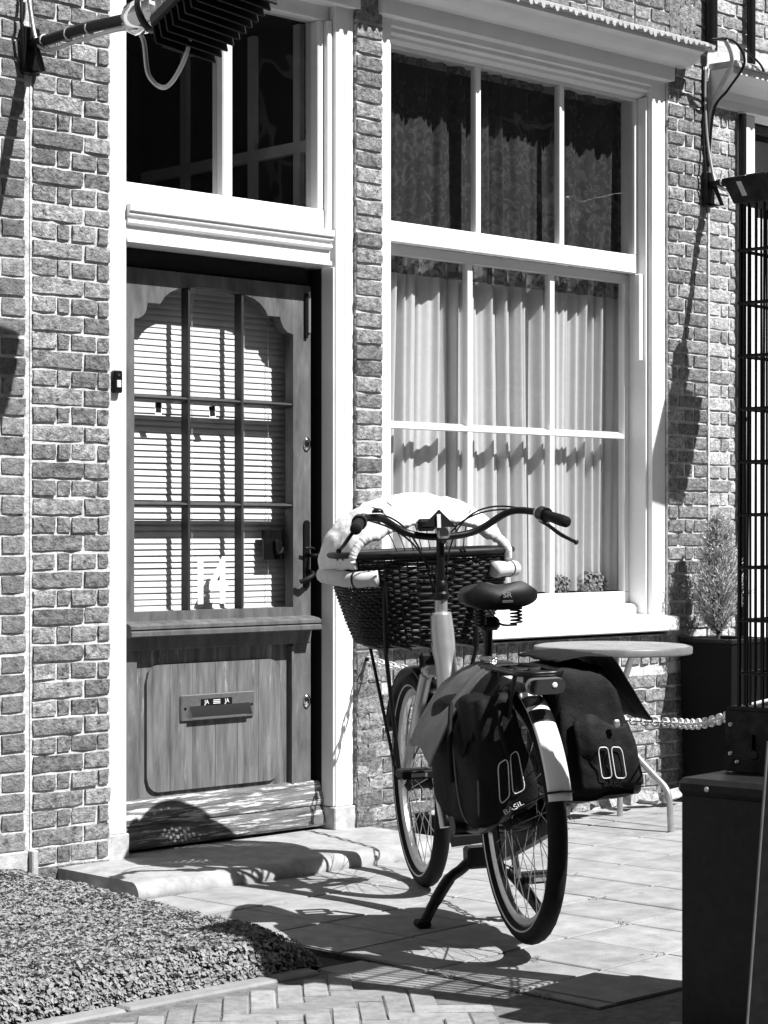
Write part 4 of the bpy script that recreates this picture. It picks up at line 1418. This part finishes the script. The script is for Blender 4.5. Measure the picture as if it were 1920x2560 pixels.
def sheet(fn, nu, nv, m, name, parent, th=.004):
    o = MB().grid(nu, nv, fn).build(name, m, parent, smooth='all')
    q = o.modifiers.new('thickness', 'SOLIDIFY')
    q.thickness = th
    return o


lb, LP = bag('black pannier bag with open grey flap on the door side of the bicycle',
             [(-.14, .165, .74), (-.15, .055, .75), (-.15, -.015, .435), (-.12, .150, .352),
              (.21, .205, .70), (.21, .08, .74), (.22, .07, .45), (.17, .215, .40)], 3)
logo(lb, LP, .34, .78, .52, .84, -.10)
p = LP(.52, .915, 0)
text_mesh('bag_lettering', 'BASIL', .021, Matrix.Translation(p + Vector((-.024, 0, .003))) @ Matrix.Rotation(R(-90), 4, 'Z') @ Matrix.Rotation(R(90), 4, 'X') @ Matrix.Rotation(R(24), 4, 'Z'), M_STITCH, lb, xs=1.25)


def flapL(u, v):
    x = .235 - .24 * u
    y = .060 + .185 * v + .02 * u * v
    z_ = .806 - .055 * v - .16 * v * v - .04 * u * v + .012 * math.sin(u * 7 + v * 4) * v + .008 * n3(u * 5, v * 5, 1)
    return (x + .06 * v * (1 - u), y, z_)


sheet(flapL, 20, 16, M_FLAP, 'bag_flap', lb)


def foldL(u, v):
    x = -.005 - .115 * u
    y = .075 + .13 * v - .03 * u
    z_ = .800 - .02 * u - .05 * v - .14 * v * v + .030 * math.sin(u * 8.5) * v
    return (x, y, z_)


sheet(foldL, 20, 14, M_TARP, 'bag_fold', lb)
for (a, b_) in (((-.02, .20, .72), (-.06, .215, .50)), ((-.145, .10, .72), (-.15, .075, .56))):
    MB().tube(spline([a, ((a[0] + b_[0]) / 2 - .02, (a[1] + b_[1]) / 2 + .012, (a[2] + b_[2]) / 2), b_]), .007, 6).build('bag_strap', M_TARP, lb, smooth='all')
MB().tube(spline([LP(0, .35, .5), LP(0, .7, .45), LP(0, .93, .35), LP(.1, 1, .2), LP(.02, .8, .06), LP(.0, .6, .02)]), .004, 6).build('bag_piping', M_FLAP, lb, smooth='all')

rb, RP = bag('black pannier bag with its lid thrown open on the street-lamp side of the bicycle' if False else 'black pannier bag with its lid hanging open, on the table side of the bicycle',
             [(-.15, -.065, .815), (-.13, -.235, .81), (-.15, -.325, .435), (-.16, -.085, .425),
              (.21, -.075, .80), (.21, -.24, .80), (.20, -.315, .46), (.20, -.085, .45)], 21)
logo(rb, RP, .44, .76, .58, .82, .05, .026)
p = RP(.58, .885, 0)
text_mesh('bag_lettering', 'BASIL', .019, Matrix.Translation(p + Vector((-.036, 0, 0))) @ Matrix.Rotation(R(-90), 4, 'Z') @ Matrix.Rotation(R(90), 4, 'X') @ Matrix.Rotation(R(-6), 4, 'Z'), M_HEATER, rb, xs=1.25)


def flapR(u, v):
    x = .21 - .36 * u
    y = -.070 - .165 * min(1, v * 1.9) - .095 * max(0, v - .52) / .48 - .02 * u * v
    z_ = .828 + .012 * math.sin(v * 5) - .165 * max(0, v - .50) / .50 + .006 * n3(u * 5, v * 6, 4)
    return (x, y, z_)


sheet(flapR, 18, 22, M_TARP, 'bag_flap', rb)


def pockR(u, v):
    s_, t_ = .18 + .82 * u, .40 + .50 * v
    p_ = RP(s_, t_, 0)
    return (p_.x - .018 - .010 * math.sin(u * PI) - .006 * n3(u * 6, v * 6, 7), p_.y, p_.z + (.02 * math.sin(u * 6) if v == 0 else 0))


sheet(pockR, 16, 14, M_TARP, 'bag_pocket', rb)
MB().box(-.200, -.188, -.235, -.217, .640, .662, .004).build('bag_badge', M_ALU, rb)

# ------------------------------------------------------------------ bistro table
tb = thing('bistro_table', 'round pale metal bistro table between the window and the dark planter', 'table', (.926, -.376, 0))
TX, TY = .926, -.376
MB().lathe([(.0, .733), (.300, .733), (.308, .729)], 64, Matrix.Translation((TX, TY, 0)), cap=False).build('table_top', M_TABLE, tb, smooth='all')
MB().lathe([(.308, .7285), (.318, .7285), (.321, .724), (.321, .703), (.317, .698), (.30, .698), (.0, .705)], 64, Matrix.Translation((TX, TY, 0)), cap=False)  .build('table_rim', M_TABLE_RIM, tb, smooth=True)
for k in range(3):
    a = R(-86 + 120 * k)
    c, s_ = math.cos(a), math.sin(a)
    pts = [(TX + c * r_, TY + s_ * r_, z_) for r_, z_ in ((.10, .70), (.075, .64), (.05, .55), (.055, .40), (.11, .30), (.20, .22), (.255, .175), (.275, .13), (.280, .06), (.283, 0))]
    MB().tube(spline(pts), .013, 12).build('leg', M_ALU, tb, smooth='all')
MB().tube([(TX, TY, .40), (TX, TY, .42)], .055, 16).build('leg_collar', M_ALU, tb, smooth=True)

# ------------------------------------------------------------------ planter with conifer
pl = thing('planter', 'tall dark square planter against the wall behind the table', 'planter', (1.935, -.17, 0))
PX0, PX1, PY0, PY1, PH = 1.80, 2.085, -.315, -.03, .705
MB().add([(PX0 + .015, PY0 + .015, 0), (PX1 - .015, PY0 + .015, 0), (PX1 - .015, PY1 - .01, 0), (PX0 + .015, PY1 - .01, 0), (PX0, PY0, PH), (PX1, PY0, PH), (PX1, PY1, PH), (PX0, PY1, PH)],
         [(3, 2, 1, 0), (0, 1, 5, 4), (1, 2, 6, 5), (2, 3, 7, 6), (3, 0, 4, 7)]).build('pot_body', M_POT, pl)
rm_ = MB().box(PX0 - .008, PX1 + .008, PY0 - .008, PY0 + .018, PH - .004, PH + .016, .004).box(PX0 - .008, PX1 + .008, PY1 - .018, PY1 + .008, PH - .004, PH + .016, .004) \
    .box(PX0 - .008, PX0 + .018, PY0 + .018, PY1 - .018, PH - .004, PH + .0155, .004).box(PX1 - .018, PX1 + .008, PY0 + .018, PY1 - .018, PH - .004, PH + .0155, .004)
rm_.build('pot_rim', M_HEATER, pl)
MB().box(PX0 + .02, PX1 - .02, PY0 + .02, PY1 - .02, PH - .03, PH - .012).build('soil', M_SOIL, pl)

cf = thing('conifer', 'small pale cone-shaped conifer growing in the dark planter', 'shrub', (1.93, -.17, PH - .012))
cx_, cy_ = 1.895, -.17
MB().tube([(cx_, cy_, PH - .02), (cx_ + .004, cy_, 1.0), (cx_, cy_, 1.27)], [.009, .006, .002], 8).build('trunk', M_TWIG, cf, smooth=True)
rnd = random.Random(77)
cr = MB()
tw = MB()
for k in range(480):
    h = rnd.random() ** 1.25
    z0_ = PH + .02 + h * .52
    rr = .135 * (1 - h) ** .75 * (.55 + .45 * min(1, (h + .05) / .16)) + .012
    a = rnd.uniform(0, 2 * PI)
    d = Vector((math.cos(a), math.sin(a), rnd.uniform(.9, 1.7))).normalized()
    base = Vector((cx_, cy_, z0_))
    L_ = rr * rnd.uniform(.8, 1.25) * 1.35
    tip = base + d * L_
    tw.tube([base, tip], .0012, 3, cap=False)
    for q in range(22):
        f_ = rnd.uniform(.2, 1.05)
        p = base + d * L_ * f_ + Vector((rnd.gauss(0, .006), rnd.gauss(0, .006), rnd.gauss(0, .006)))
        dd = (d + Vector((rnd.gauss(0, .5), rnd.gauss(0, .5), rnd.gauss(.15, .4)))).normalized()
        sd_ = dd.orthogonal().normalized()
        sd_.rotate(Matrix.Rotation(rnd.uniform(0, 6.28), 3, dd))
        ln, wd_ = rnd.uniform(.014, .026), rnd.uniform(.0022, .0036)
        cr.add([p - sd_ * wd_, p + sd_ * wd_, p + dd * ln], [(0, 1, 2)])
cr.build('crown', M_NEEDLE, cf, fix=False)
tw.build('twigs', M_TWIG, cf, kind='stuff', fix=False)

# ------------------------------------------------------------------ patio heater at the lower right
HX, HY, HR = -1.723, -2.823, R(6)
ht = thing('patio_heater', 'dark steel patio heater with wire cage on a metal cabinet, at lower right', 'heater', (HX, HY, 0), rot=(0, 0, HR))
# local frame: x away from the camera along the wall, y towards the wall
MB().box(.004, .60, -.55, .016, .0, .572, .004).build('cabinet', M_HEATER, ht)
MB().box(-.006, .61, -.56, .024, .568, .610, .012).build('cabinet_lid', M_HEATER, ht)
for y in (-.06, -.5):
    MB().lathe([(.0, .004), (.005, .003), (.007, 0)], 10, Matrix.Translation((-.0065, y, .588)) @ Matrix.Rotation(R(-90), 4, 'Y'), cap=False).build('rivet', M_ALU, ht, smooth='all')
BX0 = .177
bn = MB()
zb, zt2 = .612, .758
slots = [(-.085, -.074), (-.135, -.124), (-.19, -.178), (-.245, -.233)]
bn.box(BX0, BX0 + .004, -.065, -.0, zb, zt2)
ys = [-.074] + [v_ for ab in slots for v_ in ab][1:]
prev = -.065
for (a, b_) in slots:
    bn.box(BX0, BX0 + .004, a + .011, prev, zb, zt2)
    bn.box(BX0, BX0 + .004, a, a + .011, zb, zb + .055).box(BX0, BX0 + .004, a, a + .011, zt2 - .055, zt2)
    prev = a
bn.box(BX0, BX0 + .004, -.50, prev, zb, zt2)
bn.build('burner_front', M_RUST, ht)
MB().box(BX0 + .012, .58, -.49, -.012, zb, zt2 - .002).build('burner_box', M_BLACKM, ht)
MB().box(BX0 + .0, .585, -.5, -.004, zt2, zt2 + .010, .003).build('burner_top', M_RUST, ht)
for (y, z_) in ((-.016, .725), (-.016, .655), (-.034, .635)):
    MB().lathe([(.002, .004), (.005, .004), (.0065, 0)], 12, Matrix.Translation((BX0 - .0005, y, z_)) @ Matrix.Rotation(R(-90), 4, 'Y'), cap=False).build('rivet', M_STEEL, ht, smooth='all')
MB().lathe([(0, .003), (.010, .0025), (.012, 0)], 14, Matrix.Translation((BX0 - .0005, -.080, .655)) @ Matrix.Rotation(R(-90), 4, 'Y'), cap=False).build('ignition_hole', M_BLACK, ht)
CX0, CX1, CY0, CY1, CZ0, CZ1 = .200, .52, -.42, -.025, .768, 1.985
for k in range(19):
    y = CY0 + (CY1 - CY0) * k / 18
    for x in (CX0, CX1):
        r_ = .0060 if k in (0, 18) else .0036
        MB().tube([(x, y, CZ0), (x + .01 * (1 if x == CX0 else -1), y * .98, CZ1)], r_, 6).build('cage_wire', M_BLACK, ht)
for k in range(1, 12):
    x = CX0 + (CX1 - CX0) * k / 12
    for y in (CY0, CY1):
        MB().tube([(x, y, CZ0), (x, y * .98, CZ1)], .0036, 6).build('cage_wire', M_BLACK, ht)
for k in range(9):
    z_ = CZ0 + .08 + k * .128
    MB().tube([(CX0, CY0, z_), (CX0, CY1, z_), (CX1, CY1, z_), (CX1, CY0, z_)], .0048, 6, closed=True).build('cage_ring', M_BLACK, ht)
hd = MB()
o0, o1 = (CX0 - .012, CX1 + .012, CY0 - .02, CY1 + .008), (CX0 - .035, CX1 + .035, CY0 - .05, CY1 + .028)
hd.add([(o0[0], o0[2], 1.985), (o0[1], o0[2], 1.985), (o0[1], o0[3], 1.985), (o0[0], o0[3], 1.985), (o1[0], o1[2], 2.045), (o1[1], o1[2], 2.045), (o1[1], o1[3], 2.045), (o1[0], o1[3], 2.045)],
       [(0, 1, 2, 3), (0, 4, 5, 1), (1, 5, 6, 2), (2, 6, 7, 3), (3, 7, 4, 0), (4, 7, 6, 5)])
hd.build('hood', M_RUST, ht)
for k in range(5):
    y = CY1 - .02 - k * .055
    MB().add([(CX0 - .0188, y, 2.0), (CX0 - .0188, y - .014, 2.0), (CX0 - .0317, y - .004, 2.034), (CX0 - .0317, y + .010, 2.034)], [(0, 1, 2, 3)]).build('hood_slot', M_ALU if k % 2 == 0 else M_BLACK, ht)
MB().tube([(.41, -.25, .81), (.41, -.25, 1.98)], .05, 20).build('flame_tube', M_GLASS, ht, smooth=True)

bd_ = thing('leaning_board', 'edge of a dark board leaning in the lower right corner before the heater', 'board', (-1.828, -3.069, 0))
MB().add([(-1.828, -3.069, 0), (-1.816, -3.057, 0), (-1.566, -3.302, 0), (-1.578, -3.314, 0), (-1.790, -3.106, .72), (-1.778, -3.094, .72), (-1.528, -3.339, .72), (-1.540, -3.351, .72)],
         [(3, 2, 1, 0), (0, 1, 5, 4), (1, 2, 6, 5), (2, 3, 7, 6), (3, 0, 4, 7), (4, 5, 6, 7)]).build('board', M_PLANK, bd_)
MB().tube([(-1.829, -3.070, 0), (-1.791, -3.107, .72)], .0035, 6).build('board_edge', M_TABLE_RIM, bd_)

# ------------------------------------------------------------------ chain between heater and wall
A_, B_ = Vector((-1.50, -2.79, .742)), Vector((-.10, -.006, .70))
ch = thing('barrier_chain', 'white link chain hanging between the patio heater and the house wall', 'chain', (A_.x, A_.y, A_.z))
def b2w(x, y, z_):
    return Vector((RX + x * math.cos(TH) - y * math.sin(TH), RY + x * math.sin(TH) + y * math.cos(TH), z_))


route = spline([A_, A_.lerp(b2w(-.17, -.37, .655), .5) + Vector((0, 0, -.012)), b2w(-.17, -.37, .655), b2w(.22, -.365, .63), b2w(.80, -.32, .60), b2w(1.35, -.30, .635), B_], 14)
cum = [0.0]
for i in range(1, len(route)):
    cum.append(cum[-1] + (route[i] - route[i - 1]).length)


def chain_at(t):
    L0 = t * cum[-1]
    for i in range(1, len(cum)):
        if cum[i] >= L0 - 1e-9:
            f_ = (L0 - cum[i - 1]) / max(1e-9, cum[i] - cum[i - 1])
            return route[i - 1].lerp(route[i], f_)
    return route[-1]


NL = 76
pts = []
for i in range(NL + 1):
    t = i / NL
    pts.append(chain_at(t))
for i in range(NL):
    a, b_ = pts[i], pts[i + 1]
    d = (b_ - a)
    L_ = d.length * .5 + .006
    W_ = .0115
    u = d.normalized()
    w_ = u.cross(Vector((0, 0, 1))).normalized()
    if i % 2: w_ = u.cross(w_)
    c = (a + b_) / 2
    ring = []
    for k in range(12):
        q = 2 * PI * k / 12
        e = L_ - W_
        cx2 = math.copysign(e, math.cos(q)) if abs(math.cos(q)) > .05 else 0
        ring.append(c + u * (cx2 + W_ * math.cos(q)) + w_ * W_ * math.sin(q))
    MB().tube(ring, .0036, 6, closed=True).build('link', M_CHAIN, ch, smooth='all', fix=False)
MB().tube(spline([A_, A_ + Vector((.03, -.02, .02)), A_ + Vector((.08, -.12, .045)), A_ + Vector((.10, -.30, .05))]), .007, 8).build('chain_end', M_CHAIN, ch, smooth='all')
MB().tube([(B_.x, .01, B_.z), (B_.x, -.015, B_.z)], .008, 8).build('wall_hook', M_BLACK, ch)

# ------------------------------------------------------------------ clipped ground-cover bed at the lower left
hg = thing('low_hedge', 'low clipped bed of small pale leaves at the lower left', 'hedge', (-2.3, -.9, 0))
import numpy as np
rs = np.random.RandomState(4)


def bed_h(x, y):
    """top surface height, falls off steeply at the outline"""
    xr = -1.705 - .10 * max(0.0, min(1.0, (-y - .2) / 1.3))
    e = min((xr - x) / .10, (y + 1.632) / .08, (-.03 - y) / .15)
    if e <= 0: return -1
    return .098 * min(1.0, e) ** .5 * (1 + .12 * n3(x * 5, y * 5, 0) + .10 * n3(x * 14, y * 14, 3))


vv, ff = [], []
N_LEAF = 62000
k = 0
while k < N_LEAF:
    x, y = rs.uniform(-3.0, -1.70), rs.uniform(-1.635, -.03)
    # leave out what lies left of the frame
    dX, dY = x - cam.location.x, y - cam.location.y
    dp = dX * math.cos(ALPHA) + dY * math.sin(ALPHA)
    if (dX * math.sin(ALPHA) - dY * math.cos(ALPHA)) / dp < -.20:
        continue
    h = bed_h(x, y)
    if h < 0: continue
    z_ = h - abs(rs.normal(0, .010)) if h > .085 else h * rs.uniform(.15, 1.05)
    nrm = Vector((rs.normal(0, .45), rs.normal(0, .45), 1.0)).normalized()
    if h < .09: nrm = (nrm + Vector((.5 if x > -1.95 else 0, -.6 if y < -1.4 else 0, -.2))).normalized()
    a = nrm.orthogonal().normalized()
    a.rotate(Matrix.Rotation(rs.uniform(0, 6.28), 3, nrm))
    b_ = nrm.cross(a)
    s1, s2 = rs.uniform(.0060, .0110), rs.uniform(.0050, .0078)
    c = Vector((x, y, z_))
    o_ = len(vv)
    vv += [c - a * s1, c - b_ * s2 + nrm * .0015, c + a * s1 - nrm * .002, c + b_ * s2 + nrm * .0015]
    ff.append((o_, o_ + 1, o_ + 2, o_ + 3))
    k += 1
lf = MB().add(vv, ff).build('foliage', M_LEAF, hg, fix=False, kind='stuff')
core = MB().grid(40, 40, lambda u, v: (-3.0 + 1.32 * u, -1.625 + 1.6 * v, max(-.01, bed_h(-3.0 + 1.32 * u, -1.625 + 1.6 * v) - .026)))
core.build('bed_core', M_SOIL, hg, smooth='all')

# ------------------------------------------------------------------ trough and rubble by the wall
tg = thing('stone_trough', 'low dark trough with pebbles under the window, seen through the rear wheel', 'planter', (.3, -.24, 0))
MB().box(.0, .62, -.345, -.325, 0, .115, .004).box(.0, .62, -.185, -.165, 0, .115, .004).box(.0, .02, -.325, -.185, 0, .1148, .004).box(.60, .62, -.325, -.185, 0, .1148, .004).box(.02, .60, -.325, -.185, 0, .08).build('trough_box', M_POT, tg)
rnd = random.Random(5)
for k in range(11):
    s_ = rnd.uniform(.025, .05)
    px_, py_ = .05 + k * .052, -.255 + rnd.uniform(-.03, .03)
    b = MB().lathe([(s_ * math.sin(R(q)), -s_ * .65 * math.cos(R(q))) for q in range(0, 181, 30)], 10, Matrix.Translation((px_, py_, .105)), cap=False)
    b.v = [(x + .008 * n3(x * 30, y * 30, z_ * 30), y + .008 * n3(x * 30 + 4, y * 30, z_ * 30), z_) for x, y, z_ in b.v]
    b.build('pebble', M_STONE, tg, smooth='all')

RUB = ['broken brick at the wall foot nearest the dark trough', 'broken brick at the wall foot, second from the trough', 'broken brick at the wall foot, third from the trough',
       'broken brick at the wall foot, fourth from the trough', 'broken brick at the wall foot under the table middle', 'broken brick at the wall foot, third from the planter',
       'broken brick at the wall foot, second from the planter', 'broken brick at the wall foot nearest the dark planter']
for k in range(8):
    L_ = rnd.uniform(.08, .17)
    me = brick_me(L_, .05, k % 4, M_BRICK_R, .012)
    xk = .72 + k * .125 + rnd.uniform(-.02, .02)
    o = mesh_obj('loose_brick', me, (xk, -.10 - rnd.uniform(0, .045), .018 + rnd.uniform(0, .012)), None, rot=(R(rnd.uniform(50, 100)), R(rnd.uniform(-8, 8)), R(rnd.uniform(-30, 30))))
    tag(o, RUB[k], 'brick', 'rubble bricks at the foot of the wall')

# ------------------------------------------------------------------ unseen houses across the street, added to cut sky light; mirrored in panes
op = thing('added_row_house', 'unseen row of dark brick houses, added across the street to cut sky light, mirrored in the window panes', 'house', (2, -13.5, 0))
MB().box(-26, 30, -17, -13.5, 0, 11.4).build('wall', M_BRICK_L, op)
for k in range(14):
    x = -24 + k * 3.9
    for z_ in (1.0, 4.6):
        w = MB().box(x, x + 1.5, -13.52, -13.44, z_, z_ + 2.3).build('window', M_WHITE, op)
        for i_ in range(2):
            for j_ in range(2):
                MB().box(x + .08 + i_ * .70, x + .72 + i_ * .70, -13.43, -13.425, z_ + .08 + j_ * 1.1, z_ + 1.1 + j_ * 1.1).build('pane', M_LENS, w)

# weeds in the paving joints
wd = MB()
rw = random.Random(3)
for (x, y) in ((-.15, -1.10), (-.72, -1.79), (-1.02, -2.15), (-1.33, -1.98), (.2, -.75), (-.43, -1.44), (-1.64, -1.95), (-1.64, -2.3), (.5, -.2), (.9, -.2), (-.35, -.46), (-.85, -.46)):
    for k in range(16):
        p = Vector((x + rw.gauss(0, .012), y + rw.gauss(0, .010), -.004))
        d = Vector((rw.gauss(0, .8), rw.gauss(0, .8), 1)).normalized()
        q = d.orthogonal().normalized() * rw.uniform(.0010, .0024)
        L_ = rw.uniform(.010, .030)
        wd.add([p - q, p + q, p + d * L_ * .6 + q * .8, p + d * L_ + Vector((d.x, d.y, -.4)) * .006], [(0, 1, 2, 3)])
w_ = wd.build('weeds', M_LEAF, None, fix=False, kind='stuff')
tag(w_, 'tiny weeds sprouting from the paving joints', 'weeds')
